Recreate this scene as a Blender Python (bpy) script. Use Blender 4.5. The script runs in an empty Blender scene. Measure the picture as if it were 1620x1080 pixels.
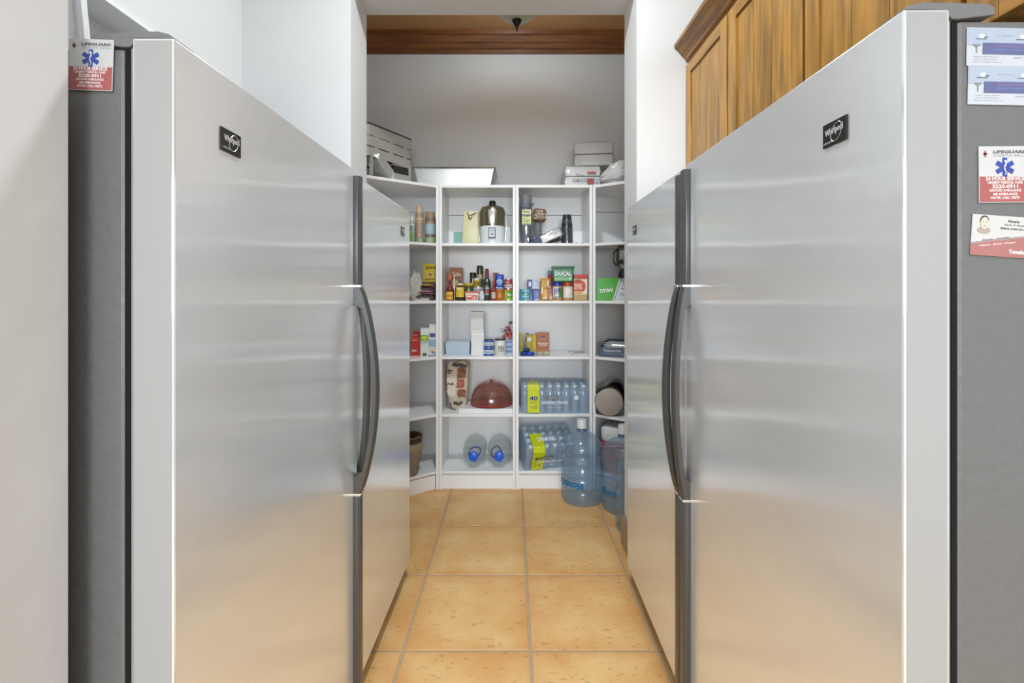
import bpy, bmesh, math, random
from mathutils import Vector, Matrix, noise
R = math.radians
C = bpy.context.scene.collection
sc = bpy.context.scene

# ------------------------------------------------------------------ camera, world, lights, exposure
H = 1.40                                   # eye height
cam = bpy.data.objects.new('camera', bpy.data.cameras.new('camera')); C.objects.link(cam)
cam.location = (0, 0, H); cam.rotation_euler = (R(90), 0, 0)
cam.data.sensor_width = 36; cam.data.lens = 760/1620*36
cam.data.shift_y = -82/1620; cam.data.clip_start = .05
sc.camera = cam
w = bpy.data.worlds.new('world'); sc.world = w; w.use_nodes = True
w.node_tree.nodes['Background'].inputs[0].default_value = (.87, .945, 1.0, 1)
w.node_tree.nodes['Background'].inputs[1].default_value = .68

def area(name, loc, target, size, power, sy=None, shape=None, col=(1, 1, 1)):
    d = bpy.data.lights.new(name, 'AREA'); d.energy = power; d.size = size; d.color = col
    if sy: d.shape = 'RECTANGLE'; d.size_y = sy
    if shape: d.shape = shape
    o = bpy.data.objects.new(name, d); C.objects.link(o); o.location = loc
    o.rotation_euler = (Vector(target)-Vector(loc)).to_track_quat('-Z', 'Y').to_euler()
    return o
area('alcove_ceiling_lamp', (0, 1.55, 3.43), (0, 1.55, 0), 0.20, 36, shape='DISK', col=(.90, .96, 1))
area('kitchen_overhead_fill', (0, -.9, 3.45), (0, -.4, 0), 2.4, 60, 1.6, col=(.87, .945, 1))  # added overhead fill, stands in for unseen kitchen light
area('frontal_fill', (0, -5.5, 1.95), (0, 3, 1.3), 2.4, 220, 1.6, col=(.89, .955, 1))  # added light far behind the camera, brightens the pantry from the front
pl_ = bpy.data.lights.new('pantry_fill', 'POINT'); pl_.energy = 9.0; pl_.color = (.78, .92, 1); pl_.shadow_soft_size = .04  # added light above the unlit bowl, lifts pantry ceiling and back wall
po_ = bpy.data.objects.new('pantry_fill', pl_); C.objects.link(po_); po_.location = (.03, 2.97, 3.24)
sc.view_settings.view_transform = 'Standard'; sc.view_settings.look = 'None'
sc.view_settings.gamma = 1; sc.view_settings.use_curve_mapping = False
sc.view_settings.exposure = 0.2
sc.cycles.transparent_max_bounces = 32

# ------------------------------------------------------------------ materials
def lin(h):
    if not isinstance(h, str): return tuple(h)
    o = []
    for i in (0, 2, 4):
        s = int(h[i:i+2], 16)/255
        o.append(s/12.92 if s <= .04045 else ((s+.055)/1.055)**2.4)
    return tuple(o)
_m = {}
def M(col, rough=.5, metal=0, var=.06, scale=30, bump=0, coat=0, name=None):
    k = (col, rough, metal, var, scale, bump, coat)
    if k in _m: return _m[k]
    m = bpy.data.materials.new(name or ('paint_'+str(col))); m.use_nodes = True
    nt = m.node_tree; b = nt.nodes['Principled BSDF']; N = nt.nodes.new; L = nt.links.new
    c = lin(col)
    tc = N('ShaderNodeTexCoord'); nz = N('ShaderNodeTexNoise'); nz.inputs['Scale'].default_value = scale
    nz.inputs['Detail'].default_value = 3
    L(tc.outputs['Object'], nz.inputs['Vector'])
    mx = N('ShaderNodeMix'); mx.data_type = 'RGBA'
    L(nz.outputs[0], mx.inputs[0])
    mx.inputs[6].default_value = (*[x*(1-var) for x in c], 1); mx.inputs[7].default_value = (*[min(1, x*(1+var)) for x in c], 1)
    L(mx.outputs[2], b.inputs['Base Color'])
    b.inputs['Roughness'].default_value = rough; b.inputs['Metallic'].default_value = metal
    b.inputs['Coat Weight'].default_value = coat
    if bump:
        bp = N('ShaderNodeBump'); bp.inputs['Strength'].default_value = bump; bp.inputs['Distance'].default_value = .004
        L(nz.outputs[0], bp.inputs['Height']); L(bp.outputs[0], b.inputs['Normal'])
    _m[k] = m; return m

def clear(name, tint, gloss=.12, body=None, bodyf=0.0, rough=.08, fres=.3):
    """see-through plastic / glass: tinted transparency, fresnel gloss and a little body colour"""
    if name in _m: return _m[name]
    m = bpy.data.materials.new(name); m.use_nodes = True
    nt = m.node_tree; nt.nodes.clear(); N = nt.nodes.new; L = nt.links.new
    out = N('ShaderNodeOutputMaterial'); tr = N('ShaderNodeBsdfTransparent'); tr.inputs[0].default_value = (*lin(tint), 1)
    gl = N('ShaderNodeBsdfGlossy'); gl.inputs['Roughness'].default_value = rough
    d1 = N('ShaderNodeBsdfDiffuse'); d2 = N('ShaderNodeBsdfTranslucent'); df = N('ShaderNodeMixShader')
    for q in (d1, d2): q.inputs[0].default_value = (*lin(body or tint), 1)
    L(d1.outputs[0], df.inputs[1]); L(d2.outputs[0], df.inputs[2])
    m1 = N('ShaderNodeMixShader'); m1.inputs[0].default_value = bodyf; L(tr.outputs[0], m1.inputs[1]); L(df.outputs[0], m1.inputs[2])
    lw = N('ShaderNodeLayerWeight'); lw.inputs[0].default_value = .35
    mt = N('ShaderNodeMath'); mt.operation = 'MULTIPLY_ADD'; L(lw.outputs['Facing'], mt.inputs[0]); mt.inputs[1].default_value = fres; mt.inputs[2].default_value = gloss
    nz = N('ShaderNodeTexNoise'); nz.inputs['Scale'].default_value = 14; bp = N('ShaderNodeBump'); bp.inputs['Strength'].default_value = .25; bp.inputs['Distance'].default_value = .01
    tc = N('ShaderNodeTexCoord'); L(tc.outputs['Object'], nz.inputs['Vector']); L(nz.outputs[0], bp.inputs['Height']); L(bp.outputs[0], gl.inputs['Normal'])
    m2 = N('ShaderNodeMixShader'); L(mt.outputs[0], m2.inputs[0]); L(m1.outputs[0], m2.inputs[1]); L(gl.outputs[0], m2.inputs[2])
    L(m2.outputs[0], out.inputs[0]); _m[name] = m; return m

def steel():
    if 'steel' in _m: return _m['steel']
    m = bpy.data.materials.new('brushed_stainless'); m.use_nodes = True
    nt = m.node_tree; b = nt.nodes['Principled BSDF']; N = nt.nodes.new; L = nt.links.new
    tc = N('ShaderNodeTexCoord'); mp = N('ShaderNodeMapping'); mp.inputs['Scale'].default_value = (3, .7, 2.2)
    nz = N('ShaderNodeTexNoise'); nz.inputs['Scale'].default_value = 1.6; nz.inputs['Detail'].default_value = 2
    L(tc.outputs['Object'], mp.inputs[0]); L(mp.outputs[0], nz.inputs[0])
    bp = N('ShaderNodeBump'); bp.inputs['Strength'].default_value = .05; bp.inputs['Distance'].default_value = .02; L(nz.outputs[0], bp.inputs['Height'])
    cr = N('ShaderNodeMapRange'); cr.inputs[3].default_value = .90; cr.inputs[4].default_value = .96
    n2 = N('ShaderNodeTexNoise'); n2.inputs['Scale'].default_value = 5; m2 = N('ShaderNodeMapping'); m2.inputs['Scale'].default_value = (1, 1, 3)
    L(tc.outputs['Object'], m2.inputs[0]); L(m2.outputs[0], n2.inputs[0]); L(n2.outputs[0], cr.inputs[0])
    cc = N('ShaderNodeCombineColor'); 
    for i, kk in enumerate((.955, .985, 1.02)):
        q = N('ShaderNodeMath'); q.operation = 'MULTIPLY'; L(cr.outputs[0], q.inputs[0]); q.inputs[1].default_value = kk; L(q.outputs[0], cc.inputs[i])
    L(cc.outputs[0], b.inputs['Base Color'])
    b.inputs['Metallic'].default_value = .6; b.inputs['Roughness'].default_value = .15; b.inputs['Anisotropic'].default_value = 1.0
    tg = N('ShaderNodeCombineXYZ'); tg.inputs[1].default_value = 1.0      # grain direction: along the door
    L(tg.outputs[0], b.inputs['Tangent']); L(bp.outputs[0], b.inputs['Normal'])
    _m['steel'] = m; return m

def wood(name, c1, c2, axis=2, scale=6, rough=.35):
    if name in _m: return _m[name]
    m = bpy.data.materials.new(name); m.use_nodes = True
    nt = m.node_tree; b = nt.nodes['Principled BSDF']; N = nt.nodes.new; L = nt.links.new
    tc = N('ShaderNodeTexCoord'); mp = N('ShaderNodeMapping'); s = [9, 9, 9]; s[axis] = .8; mp.inputs['Scale'].default_value = s
    oi = N('ShaderNodeObjectInfo'); va = N('ShaderNodeVectorMath'); va.operation = 'ADD'
    L(tc.outputs['Object'], va.inputs[0]); L(oi.outputs['Random'], va.inputs[1]); L(va.outputs[0], mp.inputs[0])
    nz = N('ShaderNodeTexNoise'); nz.inputs['Scale'].default_value = scale; nz.inputs['Detail'].default_value = 6; nz.inputs['Distortion'].default_value = .6
    L(mp.outputs[0], nz.inputs[0]); cr = N('ShaderNodeValToRGB'); L(nz.outputs[0], cr.inputs[0])
    cr.color_ramp.elements[0].position = .33; cr.color_ramp.elements[0].color = (*lin(c1), 1)
    cr.color_ramp.elements[1].position = .62; cr.color_ramp.elements[1].color = (*lin(c2), 1)
    hs = N('ShaderNodeHueSaturation'); mr = N('ShaderNodeMapRange'); mr.inputs[3].default_value = .85; mr.inputs[4].default_value = 1.1
    L(oi.outputs['Random'], mr.inputs[0]); L(mr.outputs[0], hs.inputs['Value']); L(cr.outputs[0], hs.inputs['Color']); L(hs.outputs[0], b.inputs['Base Color'])
    b.inputs['Roughness'].default_value = rough
    bp = N('ShaderNodeBump'); bp.inputs['Strength'].default_value = .15; bp.inputs['Distance'].default_value = .002; L(nz.outputs[0], bp.inputs['Height']); L(bp.outputs[0], b.inputs['Normal'])
    _m[name] = m; return m

def tile_mat():
    m = bpy.data.materials.new('terracotta_tile'); m.use_nodes = True
    nt = m.node_tree; b = nt.nodes['Principled BSDF']; N = nt.nodes.new; L = nt.links.new
    tc = N('ShaderNodeTexCoord'); oi = N('ShaderNodeObjectInfo'); va = N('ShaderNodeVectorMath'); va.operation = 'MULTIPLY_ADD'
    cb = N('ShaderNodeCombineXYZ'); L(oi.outputs['Random'], cb.inputs[0]); L(oi.outputs['Random'], cb.inputs[1]); L(oi.outputs['Random'], cb.inputs[2])
    L(cb.outputs[0], va.inputs[0]); va.inputs[1].default_value = (17, 31, 23); L(tc.outputs['Object'], va.inputs[2])
    def nse(s, d, mapsc=None):
        n = N('ShaderNodeTexNoise'); n.inputs['Scale'].default_value = s; n.inputs['Detail'].default_value = d
        if mapsc:
            mp = N('ShaderNodeMapping'); mp.inputs['Scale'].default_value = mapsc; L(va.outputs[0], mp.inputs[0]); L(mp.outputs[0], n.inputs[0])
        else: L(va.outputs[0], n.inputs[0])
        return n
    n1 = nse(5, 5); cr = N('ShaderNodeValToRGB'); L(n1.outputs[0], cr.inputs[0])
    e = cr.color_ramp.elements; e[0].position = .30; e[0].color = (*lin('D8A466'), 1); e[1].position = .68; e[1].color = (*lin('E4C084'), 1)
    # worn, redder towards the edges of each tile
    sp = N('ShaderNodeSeparateXYZ'); L(tc.outputs['Object'], sp.inputs[0])
    def ab(o):
        a = N('ShaderNodeMath'); a.operation = 'ABSOLUTE'; L(o, a.inputs[0]); return a
    mxm = N('ShaderNodeMath'); mxm.operation = 'MAXIMUM'; L(ab(sp.outputs[0]).outputs[0], mxm.inputs[0]); L(ab(sp.outputs[1]).outputs[0], mxm.inputs[1])
    n2 = nse(9, 4); ad = N('ShaderNodeMath'); ad.operation = 'MULTIPLY_ADD'; L(n2.outputs[0], ad.inputs[0]); ad.inputs[1].default_value = .16; L(mxm.outputs[0], ad.inputs[2])
    mr = N('ShaderNodeMapRange'); L(ad.outputs[0], mr.inputs[0]); mr.inputs[1].default_value = .25; mr.inputs[2].default_value = .35; mr.inputs[3].default_value = 0; mr.inputs[4].default_value = .6
    mx = N('ShaderNodeMix'); mx.data_type = 'RGBA'; L(mr.outputs[0], mx.inputs[0]); L(cr.outputs[0], mx.inputs[6]); mx.inputs[7].default_value = (*lin('CC8C50'), 1)
    # small dark pits in streaks
    n3 = nse(30, 8, (1, 2.2, 1)); c3 = N('ShaderNodeValToRGB'); L(n3.outputs[0], c3.inputs[0])
    c3.color_ramp.elements[0].position = .33; c3.color_ramp.elements[0].color = (1, 1, 1, 1); c3.color_ramp.elements[1].position = .40; c3.color_ramp.elements[1].color = (0, 0, 0, 1)
    mf = N('ShaderNodeMath'); mf.operation = 'MULTIPLY'; L(c3.outputs[0], mf.inputs[0]); mf.inputs[1].default_value = .38
    m2 = N('ShaderNodeMix'); m2.data_type = 'RGBA'; L(mf.outputs[0], m2.inputs[0]); L(mx.outputs[2], m2.inputs[6]); m2.inputs[7].default_value = (*lin('8E6638'), 1)
    L(m2.outputs[2], b.inputs['Base Color']); b.inputs['Roughness'].default_value = .42
    bp = N('ShaderNodeBump'); bp.inputs['Strength'].default_value = .3; bp.inputs['Distance'].default_value = .003; L(n1.outputs[0], bp.inputs['Height']); L(bp.outputs[0], b.inputs['Normal'])
    return m

WHITE = M('DEDEDE', .55, var=.015, scale=3, bump=.15, name='white_plaster')
ROUGHW = M('D2D2D2', .75, var=.03, scale=7, bump=.9, name='rough_plaster')
SHELF = M('EFEFEF', .32, var=.01, scale=8, name='white_melamine')
GROUT = M('B49A7A', .9, var=.15, scale=12, bump=.6, name='grout')

# ------------------------------------------------------------------ mesh builder
class MB:
    def __init__(s): s.v = []; s.f = []; s.m = []; s.mi = 0
    def add(s, vs, fs):
        o = len(s.v); s.v += [tuple(v) for v in vs]
        for f in fs: s.f.append([i+o for i in f]); s.m.append(s.mi)
        return s
    def box(s, x0, x1, y0, y1, z0, z1):
        return s.add([(x0,y0,z0),(x1,y0,z0),(x1,y1,z0),(x0,y1,z0),(x0,y0,z1),(x1,y0,z1),(x1,y1,z1),(x0,y1,z1)],
                     [(0,3,2,1),(4,5,6,7),(0,1,5,4),(1,2,6,5),(2,3,7,6),(3,0,4,7)])
    def prism(s, poly, a0, a1, plane='xz'):
        """poly in plane, extruded along the remaining axis from a0 to a1"""
        n = len(poly)
        def P(p, a): return {'xz': (p[0], a, p[1]), 'xy': (p[0], p[1], a), 'yz': (a, p[0], p[1])}[plane]
        vs = [P(p, a0) for p in poly]+[P(p, a1) for p in poly]
        fs = [tuple(range(n)), tuple(range(2*n-1, n-1, -1))]+[(i, i+n, (i+1) % n+n, (i+1) % n) for i in range(n)]
        return s.add(vs, fs)
    def lathe(s, prof, n=24, c=(0,0,0), axis='z', sx=1, sy=1, a0=0, a1=2*math.pi):
        full = abs(a1-a0-2*math.pi) < 1e-6; k = n if full else n+1; vs = []; fs = []
        for r, z in prof:
            for i in range(k):
                a = a0+(a1-a0)*i/n; p = (r*math.cos(a)*sx, r*math.sin(a)*sy, z)
                if axis == 'y': p = (p[0], -p[2], p[1])
                if axis == 'x': p = (p[2], p[0], p[1])
                vs.append((p[0]+c[0], p[1]+c[1], p[2]+c[2]))
        for j in range(len(prof)-1):
            for i in range(n):
                i2 = (i+1) % k; fs.append((j*k+i, j*k+i2, (j+1)*k+i2, (j+1)*k+i))
        if full:
            if prof[0][0] > 1e-5: fs.append(tuple(range(k-1, -1, -1)))
            if prof[-1][0] > 1e-5: fs.append(tuple((len(prof)-1)*k+i for i in range(k)))
        return s.add(vs, fs)
    def tube(s, pts, r, n=8, closed=False):
        pts = [Vector(p) for p in pts]; N = len(pts); vs = []; fs = []
        for i, p in enumerate(pts):
            if closed: t = pts[(i+1) % N]-pts[i-1]
            else: t = pts[min(i+1, N-1)]-pts[max(i-1, 0)]
            t.normalize(); u = t.cross(Vector((0,0,1)))
            if u.length < .1: u = t.cross(Vector((0,1,0)))
            u.normalize(); w_ = t.cross(u); rr = r[i] if isinstance(r, (list, tuple)) else r
            for k in range(n):
                a = 2*math.pi*k/n; vs.append(p+u*math.cos(a)*rr+w_*math.sin(a)*rr)
        for i in range(N if closed else N-1):
            j = (i+1) % N
            for k in range(n): k2 = (k+1) % n; fs.append((i*n+k, i*n+k2, j*n+k2, j*n+k))
        if not closed: fs += [tuple(range(n-1, -1, -1)), tuple((N-1)*n+k for k in range(n))]
        return s.add(vs, fs)
    def blob(s, w_, d, h, e1=.5, e2=.5, nz=.08, sc_=4, seed=0, nu=26, nv=16, flat=True, fn=None):
        """soft bag: superellipsoid standing on z=0 with wrinkles"""
        def sp(c, e): return math.copysign(abs(c)**e, c)
        vs = []; fs = []
        for j in range(nv+1):
            th = -math.pi/2+math.pi*j/nv
            for i in range(nu):
                ph = 2*math.pi*i/nu
                x = sp(math.cos(th), e1)*sp(math.cos(ph), e2); y = sp(math.cos(th), e1)*sp(math.sin(ph), e2); z = sp(math.sin(th), e1)
                k = 1+nz*noise.noise(Vector((x*sc_+seed*7.1, y*sc_, z*sc_)))*2+nz*.6*noise.noise(Vector((x*sc_*3, y*sc_*3+seed, z*sc_*3)))*2
                p = Vector((x*w_/2*k, y*d/2*k, z*h/2*k+h/2))
                if fn: p = Vector(fn(p.x, p.y, p.z))
                if flat and p.z < 0: p.z = 0
                vs.append(p)
        for j in range(nv):
            for i in range(nu):
                i2 = (i+1) % nu; fs.append((j*nu+i, j*nu+i2, (j+1)*nu+i2, (j+1)*nu+i))
        return s.add(vs, fs)
    def pouch(s, w_, h, d, nz=.1, seed=0, n=14, taper=0):
        """flat pack with sealed edges, standing on z=0"""
        vs = []; fs = []
        for sd in (-1, 1):
            for j in range(n+1):
                for i in range(n+1):
                    u = 2*i/n-1; v = 2*j/n-1
                    t = (1-abs(u)**4)*(1-abs(v)**5)
                    t = t*(1+nz*3*noise.noise(Vector((u*2.5+seed*5, v*2.5, sd))))
                    ww = w_*(1-taper*max(0, v))*(1+nz*.3*noise.noise(Vector((v*4, seed, 0))))
                    vs.append((u*ww/2, sd*(t*d/2+.0005), (v+1)/2*h))
        K = (n+1)**2
        for j in range(n):
            for i in range(n):
                a = j*(n+1)+i; q = (a, a+1, a+n+2, a+n+1); fs.append(q); fs.append(tuple(K+k for k in reversed(q)))
        rim = [i for i in range(n+1)]+[j*(n+1)+n for j in range(1, n+1)]+[n*(n+1)+i for i in range(n-1, -1, -1)]+[j*(n+1) for j in range(n-1, 0, -1)]
        for a, b_ in zip(rim, rim[1:]+rim[:1]): fs.append((b_, a, a+K, b_+K))
        return s.add(vs, fs)
    def xf(s, mat, start=0):
        for i in range(start, len(s.v)): s.v[i] = tuple(mat @ Vector(s.v[i]))
        return s
    def mesh(s, name, mats, bevel=0, smooth=False, seg=2):
        me = bpy.data.meshes.new(name); me.from_pydata(s.v, [], s.f)
        if not isinstance(mats, (list, tuple)): mats = [mats]
        for m in mats: me.materials.append(m)
        for p, k in zip(me.polygons, s.m): p.material_index = k
        if bevel or True:
            bm = bmesh.new(); bm.from_mesh(me)
            bmesh.ops.remove_doubles(bm, verts=bm.verts, dist=1e-6)
            bmesh.ops.recalc_face_normals(bm, faces=bm.faces)
            if bevel:
                es = [e for e in bm.edges if len(e.link_faces) == 2 and e.calc_face_angle(0) > R(30)]
                bmesh.ops.bevel(bm, geom=es, offset=bevel, segments=seg, affect='EDGES', profile=.6)
            bm.to_mesh(me); bm.free()
        if smooth:
            me.polygons.foreach_set('use_smooth', [True]*len(me.polygons)); me.set_sharp_from_angle(angle=R(40))
        return me
    def build(s, name, mats, parent=None, bevel=0, smooth=False, loc=None, rot=None, seg=2):
        return link(name, s.mesh(name, mats, bevel, smooth, seg), parent, loc, rot)

def link(name, me, parent=None, loc=None, rot=None):
    o = bpy.data.objects.new(name, me); C.objects.link(o)
    if parent: o.parent = parent
    if loc: o.location = loc
    if rot: o.rotation_euler = rot
    return o
def tag(o, label=None, cat=None, group=None, kind=None):
    if label: o['label'] = label
    if cat: o['category'] = cat
    if group: o['group'] = group
    if kind: o['kind'] = kind
    return o
def thing(name, label, cat, loc=(0,0,0), rot=(0,0,0), group=None):
    o = bpy.data.objects.new(name, None); C.objects.link(o); o.location = loc; o.rotation_euler = rot; o.empty_display_size = .05
    return tag(o, label, cat, group)
def struct(o, label=None): o['kind'] = 'structure'; 
def copy_tree(o, parent=None):
    c = o.copy(); C.objects.link(c); c.parent = parent
    for ch in [x for x in list(C.objects) if x.parent == o]: copy_tree(ch, c)
    return c

_t = {}
def text_pts(s, bold):
    k = (s, bold)
    if k not in _t:
        cu = bpy.data.curves.new('t', 'FONT'); cu.body = s; cu.size = 1; cu.align_x = 'CENTER'; cu.resolution_u = 2; cu.offset = bold
        ob = bpy.data.objects.new('t', cu); me = bpy.data.meshes.new_from_object(ob)
        vs = [tuple(v.co) for v in me.vertices]; fs = [tuple(p.vertices) for p in me.polygons]
        bpy.data.objects.remove(ob); bpy.data.meshes.remove(me); bpy.data.curves.remove(cu)
        x0 = min(v[0] for v in vs); x1 = max(v[0] for v in vs); y0 = min(v[1] for v in vs); y1 = max(v[1] for v in vs)
        _t[k] = ([((v[0]-(x0+x1)/2)/(x1-x0), (v[1]-(y0+y1)/2)/(y1-y0)) for v in vs], fs)
    return _t[k]
def text(parent, s, cx, cz, w_, h, y, col, bold=.02, rot=0, bend=None, shear=0, name='lettering', rough=.5):
    """flat lettering, facing -Y, fitted to w_ x h; bend=(radius, angle0) wraps it round a vertical cylinder"""
    vs, fs = text_pts(s, bold); o = []
    cr, sr = math.cos(rot), math.sin(rot)
    for u, v in vs:
        x = u*w_+shear*v*h; z = v*h; x, z = x*cr-z*sr+cx, x*sr+z*cr+cz
        if bend:
            a = x/bend+0; o.append((bend*math.sin(a), -bend*math.cos(a), z))
        else: o.append((x, y, z))
    mb = MB(); mb.add(o, fs)
    me = bpy.data.meshes.new(name); me.from_pydata(mb.v, [], mb.f); me.materials.append(M(col, rough) if isinstance(col, str) else col)
    return link(name, me, parent)

# shelf heights and pixel helpers (photo frame 1620x1080, horizon at y=458, centre x=810)
ZF = 3.37                                  # front plane of the straight bookcases
TOP, S1, S2, S3, S4, S5 = 2.136, 1.726, 1.3215, .930, .5265, .1256
def X(px, y): return (px-810)*y/760
def Z(py, y): return H+(458-py)*y/760
# ------------------------------------------------------------------ structure
def slab(name, x0, x1, y0, y1, z0, z1, mat):
    o = MB().box(x0, x1, y0, y1, z0, z1).build(name, mat); struct(o); return o
fl = slab('floor', -3, 3, -3, 3.9, -.06, -.0028, GROUT)
TS = .4935
tm = tile_mat(); g = .0062
tile = MB().box(-TS/2+g, TS/2-g, -TS/2+g, TS/2-g, -.008, .0).mesh('floor_tile', tm, bevel=.0025)
first = True
for j in range(-10, 4):
    for i in range(-6, 7):
        cx = .0714+TS*(i+.5); cy = 2.3566+TS*(j+.5)
        if cy > .7 and abs(cx) > 1.35: continue
        if cy < .7 and abs(cx) > 2.75 or cy < -2.7: continue
        if cy > 3.9: continue
        o = link('floor_tile', tile, fl, (cx+random.Random(i*31+j).uniform(-.001, .001), cy, random.Random(i*7+j*3).uniform(-.0006, .0006)))
slab('wall_left_front', -3, -.647, .20, .70, 0, 2.23, ROUGHW)
slab('front_light_blocker', -3, 3, .30, .70, 2.23, 3.55, WHITE)  # added out of view to keep frontal light off the upper alcove walls
slab('wall_left_side', -1.47, -1.35, .70, 2.40, 2.365, 3.55, WHITE)
slab('wall_left_recess', -1.55, -1.47, .70, 2.40, 0, 3.55, WHITE)
slab('trim_1', -1.475, -1.335, .70, 2.40, 2.35, 2.366, SHELF)
slab('wall_opening_left', -1.55, -.805, 2.40, 2.66, 0, 2.92, WHITE)
slab('wall_opening_right', .623, 1.55, 2.40, 2.66, 0, 2.92, WHITE)
slab('wall_lintel', -1.55, 1.55, 2.40, 2.66, 2.92, 3.55, WHITE)
slab('wall_right_side', 1.42, 1.55, .70, 2.40, 0, 3.55, WHITE)
slab('wall_right_front', 1.42, 3, .60, .70, 0, 2.23, WHITE)
slab('wall_back', -1.6, 1.6, 3.785, 3.9, 0, 3.4, M('E0E2E4', .6, var=.02, scale=3, bump=.15))
slab('wall_pantry_left', -1.6, -1.30, 2.66, 3.785, 0, 3.4, WHITE)
slab('wall_pantry_right', 1.30, 1.6, 2.66, 3.785, 0, 3.4, WHITE)
slab('ceiling', -3, 3, -3, 2.40, 3.55, 3.65, WHITE)
BR = M('B88A5C', .6, var=.05, scale=4)
slab('ceiling_pantry', -1.6, 1.6, 2.66, 3.9, 3.38, 3.5, BR)
# cornice of the pantry, stepped profile along the back wall
pf = [(3.785, 3.252), (3.765, 3.252), (3.755, 3.275), (3.735, 3.28), (3.72, 3.305), (3.70, 3.31), (3.68, 3.345), (3.66, 3.35), (3.655, 3.38), (3.785, 3.38)]
o = MB().prism(pf, -1.3, 1.3, 'yz').build('trim_2', wood('dark_wood', '6E3F1C', '8A5226', 0, 4), smooth=False); struct(o)
# small skirting block at the foot of the right jamb
o = MB().box(.603, .64, 2.39, 2.672, 0, .155).build('baseboard_right', M('8D7D6C', .3, var=.15, scale=10), bevel=.003); struct(o)

# ------------------------------------------------------------------ refrigerators
BODY = M('6C6C6C', .42, var=.06, scale=60, bump=.35, name='grey_textured_enamel')
SIDE = M('A4A4A4', .22, var=.01, scale=2, name='silver_paint')
LINER = M('8F8F8F', .4); BLACK = M('050505', .9); HAND = M('5F5F5F', .32, .6, name='handle_grey'); CHR = M('E6E6E6', .15, .9)
def fridge(label, x, y0, y1, rot, s, top, bw, prot):
    """s=+1: doors face +x (left side of the aisle); local frame: y runs along the aisle, door face at x=0, body behind at -x.
    y0 = hinge end, y1 = latch end."""
    t = thing('refrigerator', label, 'refrigerator', (x, 0, 0), (0, 0, rot))
    fl_ = lambda v: s*v
    a, b = min(y0, y1), max(y0, y1); zb = .081; zt = H+top
    def bx(mb, x0, x1, *r): x0, x1 = sorted((s*x0, s*x1)); return mb.box(x0, x1, *r)
    mb = MB(); bx(mb, -bw, -.083, a+.008, b-.008, .03, zt-.012)
    mb.build('cabinet_body', BODY, t, bevel=.006)
    mb = MB(); bx(mb, -.15, -.10, a+.02, b-.02, .0, .079); mb.build('kick_grille', M('3A3A3A', .6), t)
    mb = MB(); bx(mb, -.0835, -.0757, a+.009, b-.009, zb+.01, zt-.014); mb.build('door_gasket', BLACK, t)
    mb = MB(); mb.mi = 1; bx(mb, -.065, 0, a, b, zb, zt)
    # front face gets the stainless skin
    for k, f in enumerate(mb.f):
        if all(abs(mb.v[i][0]) < 1e-6 for i in f): mb.m[k] = 0
    d = mb.build('door', [steel(), SIDE], t, bevel=.0035)
    mb = MB(); bx(mb, -.0755, -.065, a+.010, b-.010, zb+.006, zt-.010); mb.build('door_liner', LINER, d, bevel=.002)
    # hinge cover over the hinge end
    hy = y0; sg = 1 if y1 > y0 else -1; e0, e1 = sorted((hy+sg*.006, hy+sg*.05))
    pts = [(-.135, -.004), (-.135, .007), (-.125, .012), (-.03, .014), (-.014, .010), (-.004, .003), (-.004, .001), (-.062, .001), (-.075, -.010), (-.085, -.010)]
    pts = [(s*p[0], p[1]+zt+.000) for p in pts]
    MB().prism(pts, e0, e1, 'xz').build('hinge_cover', M('747474', .4), t, bevel=.002)
    # handle: two trim strips and a bowed grip along the latch edge
    h0 = y1-sg*.004; h1 = y1-sg*.040; h0, h1 = sorted((h0, h1)); za, zc = .747, 1.412; td = .022 if prot > .0305 else .012
    for q0, q1 in ((zc+.004, zt-.022), (zb+.03, za-.004)):
        mb = MB().prism([(0, h0), (s*(td-.008), h0), (s*td, h0+.007), (s*td, h1-.007), (s*(td-.008), h1), (0, h1)], q0, q1, 'xy')
        mb.build('handle_trim', HAND, d, bevel=.0015, smooth=True)
    mb = MB(); n = 36; pr = lambda u: td+prot*math.sin(math.pi*u)**.75
    c0, c1 = h0+.002, h1-.002
    out = []; inn = []
    for i in range(n+1):
        u = i/n; z = za+(zc-za)*u; p = pr(u); out.append((s*p, z))
    n0 = 4
    for i in range(n+1):
        u = i/n; z = za+(zc-za)*u; p = pr(u)-.019
        if i < n0 or i > n-n0: p = 0
        inn.append((s*max(0, p), z))
    rings = []
    for (o_, i_) in zip(out, inn): rings.append([(i_[0], c0, i_[1]), (o_[0]-s*.006, c0, o_[1]), (o_[0], c0+.008, o_[1]), (o_[0], c1-.008, o_[1]), (o_[0]-s*.006, c1, o_[1]), (i_[0], c1, i_[1])])
    vs = [p for r in rings for p in r]; fs = [tuple(range(6)), tuple(range((n+1)*6-1, n*6-1, -1))]
    for i in range(n):
        for k in range(6): k2 = (k+1) % 6; fs.append((i*6+k, i*6+k2, (i+1)*6+k2, (i+1)*6+k))
    mb.add(vs, fs).build('handle', HAND, d, smooth=True)
    for z in (za, zc):
        mb = MB(); bx(mb, -.001, td+.002, h0-.001, h1+.001, z-.004, z+.003); mb.build('chrome_ring', CHR, d, bevel=.001)
    # logo plate near the hinge
    ly = y0+sg*.142; lz = 1.668
    pl = bpy.data.objects.new('logo_plate', None)
    mb = MB(); bx(mb, 0, .003, ly-.030, ly+.030, lz-.0205, lz+.0205); pl = mb.build('logo_plate', M('2C2C2E', .2, .3), t, bevel=.001)
    # lettering is built facing -y and turned to face the aisle
    h = bpy.data.objects.new('x', None); bpy.data.objects.remove(h)
    def turn(o):
        for v in o.data.vertices:
            x_, y_, z_ = v.co; v.co = (s*(.0036-y_), ly+s*x_, lz+z_)
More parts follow.
